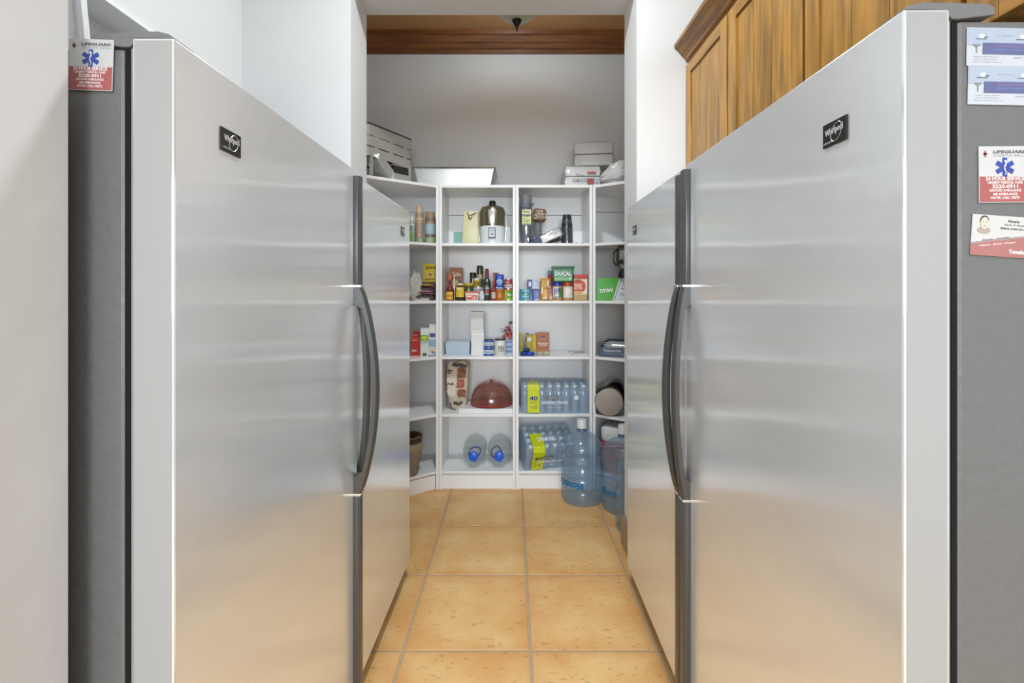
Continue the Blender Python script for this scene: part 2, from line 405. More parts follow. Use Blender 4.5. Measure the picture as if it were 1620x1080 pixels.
    turn(text(pl, 'Whirlpool', 0, .003, .046, .015, 0, 'E2E2E2', .02, rot=.05))
    ring = [(.012*math.cos(a)*1.1+.006+.004*math.sin(a), -.0002, .015*math.sin(a)) for a in [2*math.pi*i/24 for i in range(24)]]
    o = MB().tube([(r[0], 0, r[2]) for r in ring], .0007, 4, True).build('swoosh', M('B8B8B8', .3, .5), pl); turn(o)
    o = MB().box(-.026, -.004, -.0001, 0.0001, -.0155, -.012).build('small_print', M('8A8A8A', .4), pl); turn(o)
    return t
FL1 = fridge('tall stainless refrigerator at the near left, with one medical magnet on its side', -.527, .735, 1.568, R(-.8), 1, .385, .74, .056)
FL2 = fridge('tall stainless refrigerator on the left, farther from the viewer, beside the pantry opening', -.546, 2.352, 1.585, R(-1.1), 1, .378, .72, .030)
FR1 = fridge('tall stainless refrigerator at the near right, several cards stuck on its side', .552, .677, 1.524, 0, -1, .395, .74, .031)
FR2 = fridge('tall stainless refrigerator on the right, farther from the viewer, beside the water bottles', .5535, 2.305, 1.534, 0, -1, .39, .74, .044)

# ------------------------------------------------------------------ cards and magnets
def flat(parent, name, x0, x1, z0, z1, y, col, th=.0003):
    return MB().box(x0, x1, y-th, y, z0, z1).build(name, M(col, .4), parent)
def lifeguard(cx, cz, y, w_, h, rot, label):
    t = thing('magnet_card', label, 'magnet', (cx, y, cz), (0, rot, 0))
    MB().box(-w_/2, w_/2, -.0012, 0, -h/2, h/2).build('card', M('C6C6C6', .3), t)
    f = -.0013
    flat(t, 'red_panel', -w_/2+.001, w_/2-.001, -h/2+.001, -.003, f, 'A45C5A')
    text(t, 'LIFEGUARD', .008, h*.40, w_*.66, h*.055, f-.0003, '50505C', .03, shear=.2)
    text(t, 'COSTA RICA', .008, h*.335, w_*.66, h*.045, f-.0003, '9C9CA2', 0)
    mb = MB()
    for k in (0, 1): mb.box(*( (-.0045, .0015, f-.0004, f, -.0015, .0015) if k else (-.003, 0, f-.0004, f, -.0045, .0045) ))
    mb.xf(Matrix.Translation((-w_*.36, 0, h*.365))).build('cross_emblem', M('A8757A', .4), t)
    mb = MB()
    for a in (0, 60, 120):
        st = len(mb.v); mb.box(-.0032, .0032, f-.0005-a*.000002, f, -.0135, .0135); mb.xf(Matrix.Rotation(R(a), 4, 'Y'), st)
    mb.xf(Matrix.Translation((0, 0, h*.125))).build('star_of_life', M('39489A', .4), t)
    pts = [(.0012*math.sin(i*.9), f-.0008, -.011+i*.0019) for i in range(12)]
    MB().tube(pts, [.0004+.0010*i/11 for i in range(12)], 5).xf(Matrix.Translation((0, 0, h*.125))).build('snake_and_staff', M('E8E8E8', .4), t)
    for i, (s_, ww, hh, zz) in enumerate((('24 HOUR SERVICE', .76, .07, -.075), ('URGENT MEDICAL CARE', .68, .045, -.145), ('2220-0911', .5, .07, -.215), ('GROUND AMBULANCE', .62, .045, -.285), ('AIR AMBULANCE', .48, .045, -.35), ('HOTEL CALL VISITS', .56, .045, -.415))):
        text(t, s_, 0, zz*h, w_*ww, h*hh, f-.0005, 'EDE4E2', .03)
    MB().tube([(-.0175, f-.0004, -.215*h-.002), (-.0163, f-.0004, -.215*h-.0022), (-.0165, f-.0004, -.215*h+.002)], .0004, 4).build('phone_mark', M('EDE4E2', .4), t)
    return t
yl = .742
lifeguard(X(144.5, yl), Z(103, yl), yl, .0690, .0790, R(2), 'square medical magnet card stuck near the top of the left refrigerator side')
yr = .684
lifeguard(X(1588, yr), Z(276, yr), yr, .0730, .0800, R(-.5), 'square medical magnet card on the right refrigerator side, under the two blue-banded cards')
for k, (px, py) in enumerate(((1583, 75), (1585, 136))):
    w_, h = .098, .0545
    t = thing('contact_card', ('blue-banded doctor contact card, the upper of two on the right refrigerator', 'blue-banded doctor contact card, the lower of two on the right refrigerator')[k], 'card', (X(px, yr), yr, Z(py, yr)), (0, R(1.2), 0))
    MB().box(-w_/2, w_/2, -.0008, 0, -h/2, h/2).build('card', M('BFC3CA', .35), t); f = -.0009
    flat(t, 'sky_panel', -w_/2+.001, w_/2-.001, .002, h/2-.001, f, 'A8B2C4')
    flat(t, 'blue_band', -w_*.27, w_/2, -.0105, .0055, f-.0003, '5E6490')
    text(t, 'MEDICAL SERVICES 24 HOURS', .015, .001, .05, .0022, f-.0007, 'A07C92', .01)
    text(t, 'Urgencias - Ambulancia', .012, -.004, .045, .0018, f-.0007, '9094C0', .01)
    text(t, 'Dr. General', .004, .016, .022, .0022, f-.0005, '9BA6B8', .0)
    text(t, 'Telefono: (506) 2220-0911', -w_*.22, -.0145, .036, .0018, f-.0005, '8C9098', .0)
    text(t, 'Celular: (506) 2220-0911', -w_*.225, -.0180, .034, .0018, f-.0005, '8C9098', .0)
    text(t, 'Email: info@hotmail.com', -w_*.20, -.0215, .040, .0018, f-.0005, '8C9098', .0)
    text(t, 'English', w_*.25, -.0150, .012, .0022, f-.0005, '8C9098', .0)
    # caduceus: wings, staff
    mb = MB(); mb.prism([(-.0062, .0035), (.0062, .0035), (.0035, .0005), (.001, -.0005), (.0006, -.009), (-.0006, -.009), (-.001, -.0005), (-.0035, .0005)], f-.0005, f, 'xz')
    mb.xf(Matrix.Translation((-w_*.36, 0, 0))).build('caduceus_emblem', M('85858A', .4), t)
    for dx, nm in ((-.028, 'helicopter_picture'), (.030, 'ambulance_picture')):
        mb = MB(); mb.mi = 0; mb.lathe([(.0001, 0), (.0035, 0), (.0035, .0004), (.0001, .0004)], 12, axis='y', sx=1.2, sy=.8)
        mb.mi = 1; mb.box(-.009, .006, f-.0001, 0, -.0045, -.0036); mb.box(.003, .008, -.0006, 0, -.0025, -.0005)
        mb.xf(Matrix.Translation((dx, f, .015))).build(nm, [M('F2F2F4', .4), M('70757E', .4)], t)
# tilted business card
w_, h = .094, .058
t = thing('business_card', 'red and white business card with a caricature, tilted, lowest on the right refrigerator', 'card', (X(1588, yr), yr, Z(374, yr)), (0, R(4), 0))
MB().box(-w_/2, w_/2, -.0008, 0, -h/2, h/2).build('card', M('C8C6C4', .35), t); f = -.0009
MB().prism([(-w_/2, -h/2), (w_/2, -h/2), (w_/2, .004), (-w_/2, -.013)], f-.0003, f, 'xz').build('red_panel', M('A8706C', .4), t)
MB().prism([(-w_/2, -.0122), (w_/2, .0048), (w_/2, .0055), (-w_/2, -.0115)], f-.0004, f, 'xz').build('stripe', M('7C6C70', .4), t)
text(t, 'Horario', .012, .022, .016, .0035, f-.0004, '3C3C3C', .03); text(t, '3 p.m. A 10 p.m.', .014, .0165, .030, .003, f-.0004, '404040', .02)
text(t, 'Abierto todos los dias', .013, .0115, .040, .003, f-.0004, '404040', .02)
text(t, 'Express - Domicilio', -.012, -.0042, .038, .0028, f-.0006, '6A5A5C', .01, rot=R(10))
text(t, 'Calzone - Jamon - Hongos', -.010, -.0115, .052, .0032, f-.0006, 'EFE3E0', .02, rot=R(9))
text(t, 'Tomatico', .020, -.021, .026, .006, f-.0006, 'F3EAE6', .04)
mb = MB(); e = lambda cx, cz, rx, rz: mb.lathe([(.00001, 0), (1, 0), (1, .0003), (.00001, .0003)], 16, (cx, f-.0001, cz), 'y', rx, rz)
mb.mi = 1; e(0, -.001, .0095, .005); mb.mi = 2; e(0, .0125, .0062, .0075)
st = len(mb.v); mb.mi = 0; mb.lathe([(.00001, 0), (1, 0), (1, .0006), (.00001, .0006)], 16, (0, f-.0001, .009), 'y', .0056, .0085)
mb.mi = 2
for dx in (-.002, .002): mb.lathe([(.00001, 0), (1, 0), (1, .0009), (.00001, .0009)], 8, (dx, f-.0001, .0105), 'y', .0007, .0005)
mb.lathe([(.00001, 0), (1, 0), (1, .0009), (.00001, .0009)], 8, (0, f-.0001, .005), 'y', .0022, .0004)
mb.xf(Matrix.Translation((-.030, 0, .008))).build('caricature', [M('D8C8B8', .5), M('A89C90', .5), M('4A4440', .5)], t)

# ------------------------------------------------------------------ wooden wall cabinets on the right
CW = wood('honey_wood', '83602E', 'B4843E', 2, 4); CWH = wood('honey_wood_rail', '83602E', 'B2803C', 1, 4); CWD = wood('crown_wood', '6A4820', 'A67638', 1, 4)
XC = .887; zb, zt = 1.88, 2.515
def cab(y0, y1, label, nplank=3):
    """one cabinet unit; y0 near, y1 far"""
    t = thing('wall_cabinet', label, 'cabinet', (XC, (y0+y1)/2, zb), group=None)
    hw = (y1-y0)/2-.003; hh = zt-zb
    MB().box(.0, .50, -hw-.003, hw+.003, 0, hh).build('cabinet_box', CW, t)
    d = MB().box(-.008, -.001, -hw, hw, .004, hh-.004).build('door', CW, t)
    for sy in (-1, 1): MB().box(-.022, -.008, *sorted((sy*hw, sy*(hw-.060))), .004, hh-.004).build('stile', CW, d, bevel=.002)
    for q0, q1 in ((.004, .064), (hh-.056, hh-.004)): MB().box(-.022, -.008, -hw+.0605, hw-.0605, q0, q1).build('rail', CWH, d, bevel=.002)
    pw = (2*hw-.121)/nplank
    for k in range(nplank):
        a = -hw+.0605+k*pw
        MB().box(-.014, -.008, a+.0012, a+pw-.0012, .064, hh-.056).build('plank', CW, d, bevel=.0018)
cab(1.935, 2.395, 'honey wood wall cabinet with plank door, farthest along, against the white wall')
cab(1.430, 1.925, 'honey wood wall cabinet with plank door, middle one above the right refrigerators')
cab(.925, 1.422, 'honey wood wall cabinet with plank door, above the near right refrigerator')
cab(.705, .918, 'narrow honey wood wall cabinet nearest the viewer, behind the right hinge cover', 1)
pf = [(.50, 0), (-.001, 0), (-.006, .004), (-.010, .022), (-.022, .026), (-.026, .040), (-.045, .055), (-.060, .078), (-.070, .084), (-.076, .088), (-.078, .105), (.50, .105)]
o = MB().prism([(p[0]+XC, p[1]+zt) for p in pf], .702, 2.397, 'xz').build('crown_moulding', CWD)
tag(o, 'carved honey wood crown moulding running along the top of the wall cabinets', 'moulding')
# white hoses hanging behind the near left refrigerator
for k, dx in enumerate((0, .024)):
    pts = [(-.985+dx-.012*math.cos(i*.35)+.020*(i/9)**1.5*2, 1.03+.006*k, 2.60-i*.092) for i in range(10)]
    o = MB().tube(pts, .0105, 8).build('hose', M('E4E4E4', .4), smooth=True)
    tag(o, ('white flexible hose above the near left refrigerator, the one nearest the grey wall', 'white flexible hose above the near left refrigerator, the one farther from the grey wall')[k], 'hose')
# pantry ceiling lamp, unlit frosted bowl
t = thing('ceiling_lamp', 'round frosted bowl ceiling lamp with black finial in the pantry', 'lamp', (.03, 2.97, 3.38))
MB().lathe([(.0, 0), (.07, 0), (.065, -.02), (.02, -.03), (.012, -.10), (.0, -.10)], 20).build('canopy', M('2A2622', .4, .5), t, smooth=True)
pr_ = [(.005, -.318), (.05, -.312), (.10, -.288), (.14, -.245), (.165, -.19), (.168, -.188), (.143, -.24), (.10, -.283), (.05, -.306), (.0, -.31)]
MB().lathe(pr_, 28).build('glass_bowl', M('B8BBA2', .3), t, smooth=True)
MB().lathe([(0, -.385), (.004, -.383), (.007, -.372), (.004, -.362), (.010, -.355), (.016, -.345), (.026, -.328), (.030, -.318), (.0, -.31)], 16).build('finial', M('26221E', .35, .5), t, smooth=True)
MB().tube([(0, 0, -.31), (0, 0, -.05)], .005, 8).build('rod', M('2A2622', .4, .5), t)

# ------------------------------------------------------------------ bookcases
UW, UD = .5375, .372
def bookcase(label, x, y, rot, side):
    t = thing('bookcase', label, 'bookcase', (x, y, 0), (0, 0, rot), group=None)
    p = .0205
    for a in (0, UW-p): MB().box(a+.0004, a+p-.0004, 0, UD, 0, TOP).build('side_panel', SHELF, t, bevel=.001)
    MB().box(p, UW-p, .001, UD-.006, TOP-.020, TOP-.001).build('top_board', SHELF, t, bevel=.0008)
    for s_ in (S1, S2, S3, S4, S5): MB().box(p, UW-p, .002, UD-.006, s_-.018, s_).build('shelf_board', SHELF, t, bevel=.0008)
    MB().box(p, UW-p, .012, .030, 0, .100).build('plinth', SHELF, t)
    MB().box(p, UW-p, UD-.006, UD, .1, 1.975).build('back_panel', SHELF, t)
    MB().box(p, UW-p, UD-.006, UD, 1.979, TOP).build('back_panel', SHELF, t)
    return t
XA = X(694.6, ZF); XB = X(816, ZF); XD = XB+UW+.001
bookcase('white bookcase, left one of the two facing straight out, with the cake dome', XB-UW-.001, ZF, 0, 0)
bookcase('white bookcase, right one of the two facing straight out, with the bottled water packs', XB, ZF, 0, 0)
AL = R(35)
def corner_unit(label, x, s):
    """corner bookcase: front edge runs at an angle from the straight unit's post, back along the pantry wall; s=+1 right, -1 left"""
    t = thing('bookcase', label, 'bookcase', (x, ZF, 0)); p = .0205
    ex, ey = UW*math.cos(AL), -UW*math.sin(AL); W_ = abs(1.297-abs(x)); yb = UD
    poly = lambda o_: [(s*q[0], q[1]) for q in ((p, o_), (ex, ey+o_), (W_, ey+o_), (W_, yb-.006), (p, yb-.006))]
    MB().box(*sorted((s*.0004, s*p)), 0, UD, 0, TOP).build('side_panel', SHELF, t, bevel=.001)
    MB().box(*sorted((s*ex, s*(ex+p))), ey, ey+UD, 0, TOP).build('side_panel', SHELF, t, bevel=.001)
    for nm, z0, z1 in [('top_board', TOP-.020, TOP-.001)]+[('shelf_board', q-.018, q) for q in (S1, S2, S3, S4, S5)]:
        MB().prism(poly(.001 if nm == 'top_board' else .003), z0, z1, 'xy').build(nm, SHELF, t, bevel=.0008)
    n = Vector((math.sin(AL), math.cos(AL)))*.016
    MB().prism([(s*q[0], q[1]) for q in ((p+n.x*.6, n.y*.6), (ex+n.x*.6, ey+n.y*.6), (ex+n.x*1.6, ey+n.y*1.6), (p+n.x*1.6, n.y*1.6))], 0, .1, 'xy').build('plinth', SHELF, t)
    x0, x1 = sorted((s*p, s*W_))
    MB().box(x0, x1, yb-.006, yb, .1, 2.0).build('back_panel', SHELF, t); MB().box(x0, x1, yb-.006, yb, 2.004, TOP).build('back_panel', SHELF, t)
corner_unit('white corner bookcase on the right with an angled front, behind the large water bottles', XD+.001, 1)
corner_unit('white corner bookcase on the left with an angled front, holding paper cups and the basket', XB-UW-.002, -1)
# ------------------------------------------------------------------ pantry goods
def geo(x0, x1, yt, sh, y):
    """centre x, width, height of something whose front is at depth y and that stands on shelf height sh"""
    return X((x0+x1)/2, y), (x1-x0)*y/760, Z(yt, y)-sh
_seed = [0]
def prints(t, w_, h, items, y=-.0006, bend=None):
    """items in fractions of the front face: ('r',x0,x1,z0,z1,col) rectangles, ('t',text,cx,cz,w,h,col) lettering, ('o',cx,cz,w,h,col) ovals"""
    for k, it in enumerate(items):
        f = y-.0004*k
        if it[0] == 'r':
            if bend:
                n = 10; a0 = (it[1]-.5)*w_/bend; a1 = (it[2]-.5)*w_/bend; r = bend+.0004*k+.0004
                MB().lathe([(r, it[3]*h), (r, it[4]*h)], n, a0=-math.pi/2+a0, a1=-math.pi/2+a1).build('printed_panel', M(it[5], .4), t, smooth=True)
            else: MB().box((it[1]-.5)*w_, (it[2]-.5)*w_, f-.0003, f, it[3]*h, it[4]*h).build('printed_panel', M(it[5], .4), t)
        elif it[0] == 't':
            text(t, it[1], (it[2]-.5)*w_, it[3]*h, it[4]*w_, it[5]*h, f-.0003, it[6], .02, bend=(bend+.0004*k+.0008) if bend else None)
        elif it[0] == 'o':
            MB().lathe([(.00001, 0), (1, 0), (1, .0004), (.00001, .0004)], 18, ((it[1]-.5)*w_, f, it[2]*h), 'y', it[3]*w_/2, it[4]*h/2).build('printed_oval', M(it[5], .4), t)
def boxy(name, cat, label, x0, x1, yt, sh, y, dp, col, pr=(), rot=0, group=None, rough=.45, bev=.0015, tilt=0):
    cx, w_, h = geo(x0, x1, yt, sh, y)
    t = thing(name, label, cat, (cx, y, sh), (0, tilt, rot), group)
    MB().box(-w_/2, w_/2, 0, dp, 0, h).build('carton', M(col, rough), t, bevel=bev)
    prints(t, w_, h, pr); return t
def roundy(name, cat, label, x0, x1, yt, sh, y, prof, mats, pr=(), group=None, rot=0, n=24, parts=('body', 'lid', 'band')):
    """prof: list of (part index, [(radius fraction, height fraction)...]); y = centre depth; a clean surface of revolution per part"""
    cx, w_, h = geo(x0, x1, yt, sh, y); r = w_/2
    t = thing(name, label, cat, (cx, y, sh), (0, 0, rot), group)
    for k, (nm, p, mt) in enumerate(prof): MB().lathe([(a*r, b*h) for a, b in p], n).build(nm, mt, t, smooth=True)
    prints(t, w_, h, pr, bend=r*1.01); return t
def jarp(body, lid, lh=.18, neck=.85, bot=.03):
    return [('jar_body', [(0, 0), (.94, 0), (1, bot), (1, 1-lh-.12), (neck, 1-lh), (0, 1-lh)], body), ('lid', [(0, 1-lh), (neck+.05, 1-lh), (neck+.05, .985), (neck, 1), (0, 1)], lid)]
def canp(body, rim): return [('can_body', [(0, .02), (.97, .02), (.97, .98), (0, .98)], body), ('rim', [(.97, .96), (1, .97), (1, 1), (.93, 1), (.93, .98), (0, .98)], rim), ('rim', [(0, 0), (1, 0), (1, .03), (.97, .04)], rim)]
def bottlep(body, cap, sh_=.55, nk=.32, ch=.14):
    return [('bottle_body', [(0, 0), (.92, 0), (1, .03), (1, sh_), (.8, sh_+.08), (nk, sh_+.18), (nk, 1-ch), (0, 1-ch)], body), ('cap', [(0, 1-ch), (nk+.06, 1-ch), (nk+.06, .99), (nk, 1), (0, 1)], cap)]
TIN = M('B8B8B8', .25, .8)
GLASSD = M('2A2E22', .1, coat=.5); GLASSC = clear('clear_glass', 'D2D8D0', .15)

# ---- angled left bookcase, shelf 1: cup stacks
def cups(label, x0, x1, yt, sh, y, n, col, group=None, film=None, up=True):
    cx, w_, h = geo(x0, x1, yt, sh, y); r = w_/2; t = thing('cup_stack', label, 'cups', (cx, y, sh), (0, 0, 0), group)
    mt = col if not isinstance(col, str) else M(col, .5)
    ph = h*.38; st = (h-ph)/max(1, n-1)
    me = MB().lathe([(r*.92, 0), (r, .002), (r*.97, .006), (r*.72, ph), (0, ph)] if up else [(0, 0), (r*.72, 0), (r*.95, ph-.006), (r, ph-.003), (r*.93, ph)], 18).mesh('cup', mt, smooth=True)
    for k in range(n): link('cup', me, t, (0, 0, k*st))
    if film: MB().lathe([(r*1.03, 0), (r*1.06, h*.3), (r*.9, h*.8), (r*.5, h*1.01), (.001, h*1.02)], 18).build('plastic_sleeve', film, t, smooth=True)
    return t
FILM = clear('plastic_film', 'ECEEF0', .10, 'F4F4F4', .06, .12)
yL = 3.46
t = cups('green and white paper cups in a sleeve, left of the tall tan stack', 647.5, 656, 342, S1, 3.40, 7, 'C4CCB8', film=FILM)
prints(t, .04, .18, [('r', .1, .8, .10, .42, '5C8C3C'), ('r', .2, .7, .5, .7, '4E7C74')], y=-.024)
t = cups('tall stack of tan paper cups in the left corner bookcase', 656.5, 670, 327, S1, yL, 12, 'C7A98C', film=FILM)
prints(t, .05, .24, [('r', .45, 1.1, .02, .16, '86B08A')], y=-.034)
t = cups('brown paper cups in a pale blue wrapper, right of the tall tan stack', 672, 689.5, 336, S1, 3.50, 8, 'A08468', film=FILM)
cxw = .0
MB().lathe([(.0425, .075), (.0435, .10), (.0405, .14), (.0385, .155)], 20).build('wrapper_band', M('9FB9BE', .4, var=.35, scale=120), t, smooth=True)
MB().lathe([(.0425, .012), (.043, .03), (.0425, .05)], 20).build('wrapper_band', M('9DAF84', .4, var=.35, scale=90), t, smooth=True)
# shelf 2: sacks, sweetener box, bags
cx, w_, h = geo(652, 690, 466, S2, 3.44)
t = thing('snack_sack', 'dark printed food sack lying at the bottom of the pile below the yellow box', 'bag', (cx, 3.47, S2), (0, 0, -.2))
MB().blob(.175, .13, .040, .4, .5, .06, 5, 3).build('sack', M('4A3F44', .35, var=.5, scale=60), t, smooth=True)
text(t, 'The Classic', 0, .018, .12, .014, -.070, 'D8D4D0')
t = thing('snack_sack', 'maroon and grey printed food sack lying on top of the dark sack', 'bag', (X(673, 3.46), 3.475, S2+.041), (0, .10, -.2))
MB().blob(.165, .12, .052, .45, .5, .08, 5, 8).build('sack', M('5F4A50', .3, var=.6, scale=45), t, smooth=True)
text(t, 'Quinoa Roja', .005, .030, .11, .012, -.066, 'C9C4C4'); text(t, '-----------', .005, .014, .12, .004, -.066, 'B04A6C')
t = boxy('sweetener_box', 'box', 'yellow sweetener box with a cup picture resting on the brown packet', 668.5, 691, 417, S2+.134, 3.46, .07, 'C8B23C', [('t', 'Splenda', .58, .78, .80, .22, '3E3428'), ('o', .55, .38, .5, .28, 'D8B48C'), ('o', .55, .40, .30, .15, 'A86A4C'), ('r', .1, .9, .12, .17, '8A7A2C')], rot=-.25, tilt=0)
t = thing('coffee_packet', 'dark brown packet between the yellow box and the maroon sack', 'bag', (X(678, 3.46), 3.49, S2+.094), (0, 0, -.2))
MB().blob(.13, .11, .040, .4, .45, .05, 4, 5).build('packet', M('5C4638', .4, var=.3), t, smooth=True); text(t, 'Creamer', 0, .022, .07, .013, -.058, 'D9C878')
t = thing('plastic_bag', 'crumpled grey plastic bag with an orange packet inside, left of the yellow box', 'bag', (X(657, 3.43), 3.45, S2), (0, 0, .1))
MB().blob(.085, .08, .20, .8, .7, .16, 3, 11).build('bag', M('B9B8AC', .25, var=.15, scale=30), t, smooth=True)
MB().blob(.05, .05, .10, .7, .7, .1, 3, 2).build('inner_packet', M('B89030', .4), t, smooth=True, loc=(-.012, .015, .085))
t = thing('paper_tray', 'cream flat pack under the sacks on the second shelf of the left corner bookcase', 'tray', (X(672, 3.40), 3.405, S2), (0, 0, .61))
t.rotation_euler = (0, 0, AL); t.location = (X(672, 3.40), 3.40, S2+.0005)
MB().box(-.085, .075, -.02, .018, 0, .010).build('tray', M('D8CFC0', .5), t, bevel=.002)
# shelf 3: red boxes and cartons
for k, (a, b, yt, sb, rr) in enumerate(((650, 665, 541, S3, .0), (650.5, 664, 533, None, .15), (653.5, 665, 524.5, None, -.1))):
    base = S3 if k == 0 else [0, Z(541, 3.42), Z(533, 3.42)][k]
    boxy('tea_box', 'box', ('bright red box, lowest of the stack in the left corner bookcase', 'bright red box, middle of the stack in the left corner bookcase', 'darker red box on top of the stack in the left corner bookcase')[k], a, b, yt, base+.0005, 3.42, .06, ('C23A2E', 'C8402F', 'A82E28')[k], [('r', .1, .6, .3, .45, 'E8B0A0')], rot=rr, group=None)
def carton(label, x0, x1, yt, sh, y, col, pr, rot=0):
    cx, w_, h = geo(x0, x1, yt, sh, y); t = thing('drink_carton', label, 'carton', (cx, y, sh), (0, 0, rot)); hb = h*.76
    MB().box(-w_/2, w_/2, 0, w_, 0, hb).build('carton', M(col, .4), t, bevel=.001)
    MB().prism([(0, hb), (w_, hb), (w_/2+.002, h*.95), (w_/2-.002, h*.95)], -w_/2, w_/2, 'yz').build('gable_top', M('D6D8D2', .4), t)
    MB().box(-w_/2, w_/2, w_/2-.0015, w_/2+.0015, h*.94, h).build('top_seam', M(col, .4), t)
    prints(t, w_, h, pr); return t
carton('white and green drink carton with open gable top beside the red boxes', 665, 677.5, 519, S3, 3.385, 'DCDCD6', [('r', 0.02, .98, .55, .76, '74B02C'), ('o', .5, .66, .75, .13, 'C8D440'), ('r', .3, .8, .02, .12, '5A5A5A'), ('r', .1, .9, .48, .52, '9AA89A')], .05)
carton('white and blue milk carton by the post of the left corner bookcase', 678, 690.5, 513, S3, 3.395, 'D4D8D8', [('r', .02, .98, .30, .52, '8FB4C4'), ('r', .15, .85, .60, .72, '4C5A8C'), ('o', .4, .2, .5, .14, 'D8C49A'), ('r', .02, .98, .0, .03, '3E6494'), ('t', 'Vit', .6, .12, .5, .1, '303A60')], -.02)
# shelf 5: basket
bx_, by_ = X(646, 3.30), 3.315
t = thing('woven_basket', 'round woven basket with dark rim on the bottom shelf of the left corner bookcase', 'basket', (bx_, by_, S5))
MB().lathe([(0, 0), (.055, 0), (.060, .01), (.085, .16), (.088, .18), (.080, .18), (.055, .012), (0, .012)], 24).build('basket_wall', M('8C8072', .8, var=.35, scale=70, bump=1), t, smooth=True)
for k in range(9):
    z = .17+.012*k; r = .082+.006*math.sin(k*.9)
    MB().tube([((r+.003*math.sin(i*3+k*2))*math.cos(2*math.pi*i/28), (r+.003*math.sin(i*3+k*2))*math.sin(2*math.pi*i/28), z+.003*math.cos(i*3+k)) for i in range(28)], .008, 6, True).build('braid', M('9A8A70' if k < 5 else ('352A22' if k % 2 else '5A4634'), .7, var=.3, scale=80), t, smooth=True)

# ---- bay 1 shelf 1
t = boxy('paper_pack', 'box', 'small teal striped box left of the yellow can opener', 717.5, 730.5, 366, S1, 3.50, .05, '8FBDB4', [('r', .1+.15*i, .17+.15*i, .06, .95, '5E958C') for i in range(6)])
cx, w_, h = geo(730, 757.5, 334, S1, 3.46)
t = thing('can_opener', 'pale yellow electric can opener beside the juice extractor', 'can opener', (cx, 3.46, S1))
me = MB(); me.prism([(-w_/2, 0), (w_/2, 0), (w_*.44, h), (-w_*.36, h)], 0, .09, 'xz'); me.build('housing', M('D2CDA2', .35), t, bevel=.006, smooth=True)
MB().box(-w_/2-.004, w_/2+.004, -.012, .10, 0, .008).build('base', M('A8A48A', .4), t, bevel=.002)
MB().tube([(-.02, -.004, h*.96), (-.005, -.012, h*.84), (.015, -.014, h*.88), (.045, -.016, h*.95)], .004, 6).build('lever', M('6A6450', .3, .7), t, smooth=True)
MB().lathe([(0, 0), (.012, 0), (.012, .01), (.004, .014), (0, .014)], 16, (.0, 0, h*.80), 'y').build('cutting_wheel', M('8A8468', .3, .8), t, smooth=True)
cx, w_, h = geo(757, 801, 318, S1, 3.52); r = w_/2
t = thing('juice_extractor', 'white juice extractor with a steel bowl and black top knob', 'juicer', (cx, 3.52, S1))
MB().lathe([(0, 0), (r*.93, 0), (r*.95, .01), (r*.90, h*.10), (r*.93, h*.38), (r*.90, h*.41), (0, h*.41)], 32).build('motor_base', M('D6DEE0', .25), t, smooth=True)
MB().lathe([(0, h*.41), (r*.86, h*.41), (r*.93, h*.70), (r*.93, h*.74), (r*.80, h*.84), (r*.45, h*.89), (r*.22, h*.90), (0, h*.90)], 32).build('steel_bowl', M('9A927C', .18, .9), t, smooth=True)
MB().lathe([(0, h*.88), (r*.24, h*.88), (r*.24, h*.98), (r*.20, h), (0, h)], 20).build('top_knob', M('1E1E1E', .4), t, smooth=True)
MB().prism([(-.020, h*.44), (.020, h*.44), (.028, h*.76), (-.028, h*.76)], -r*1.02, -r*.80, 'xz').build('front_spout', M('B2AFA6', .2, .9), t, bevel=.003, smooth=True)
for sx in (-1, 1):
    MB().tube([(sx*r*.92, 0, h*.06), (sx*r*1.0, 0, h*.40), (sx*r*1.0, 0, h*.72), (sx*r*.75, 0, h*.86)], .006, 6).build('clamp', M('D0D6D6', .25, .3), t, smooth=True)
p = MB().box(-.026, .026, -r*1.0, -r*.9, h*.13, h*.36).build('nameplate', M('3A3C40', .4), t, bevel=.002)
MB().box(-.021, .021, -r*1.01, -r*1.0, h*.15, h*.34).build('plate_face', M('B8BCC0', .3), p)
text(p, 'JUICE', 0, h*.29, .034, .010, -r*1.015, '2A2A30'); text(p, 'man', 0, h*.21, .022, .014, -r*1.015, '3A3A40')
cx, w_, h = geo(799, 811, 352, S1, 3.52)
t = thing('white_jug', 'white jug with a loop handle right of the juice extractor', 'jug', (X(802, 3.56), 3.575, S1))
MB().lathe([(0, 0), (.028, 0), (.032, .01), (.032, .11), (.027, .135), (.030, .14), (.024, .14), (.024, .02), (0, .02)], 20).build('jug_body', M('DADADA', .4), t, smooth=True)
MB().tube([(.028, 0, .12), (.040, 0, .128), (.048, 0, .11), (.050, 0, .06), (.044, 0, .03), (.030, 0, .02)], .005, 6).build('handle', M('E2E2E2', .4), t, smooth=True)

# ---- bay 1 shelf 2
yb, yf, ym = 3.58, 3.41, 3.49
boxy('taco_box', 'box', 'tall orange and brown snack box at the left of the jars', 710.5, 731.5, 423, S2, 3.60, .05, 'A8622C', [('r', .62, .95, .04, .62, '2E2A3E'), ('r', .28, .62, .06, .62, 'C2A83C'), ('t', 'Todos', .55, .80, .62, .13, 'F0DCC8'), ('r', .2, .9, .66, .70, '3A3440'), ('t', 'MAIZ', .44, .42, .26, .10, '6A3424'), ('r', .66, .7, .06, .6, 'A0A0B0')])
roundy('hot_sauce_bottle', 'bottle', 'small sauce bottle with an orange cap and yellow label, far left on the jar shelf', 705, 718.5, 434, S2, yf+.03, bottlep(M('6E2420', .15), M('DB5A34', .4), .40, .30, .20), None, [('r', .05, .95, .04, .34, 'D8B030'), ('t', 'Lizano', .5, .20, .6, .10, 'B03A22'), ('r', .05, .95, .02, .05, 'B23A28')])
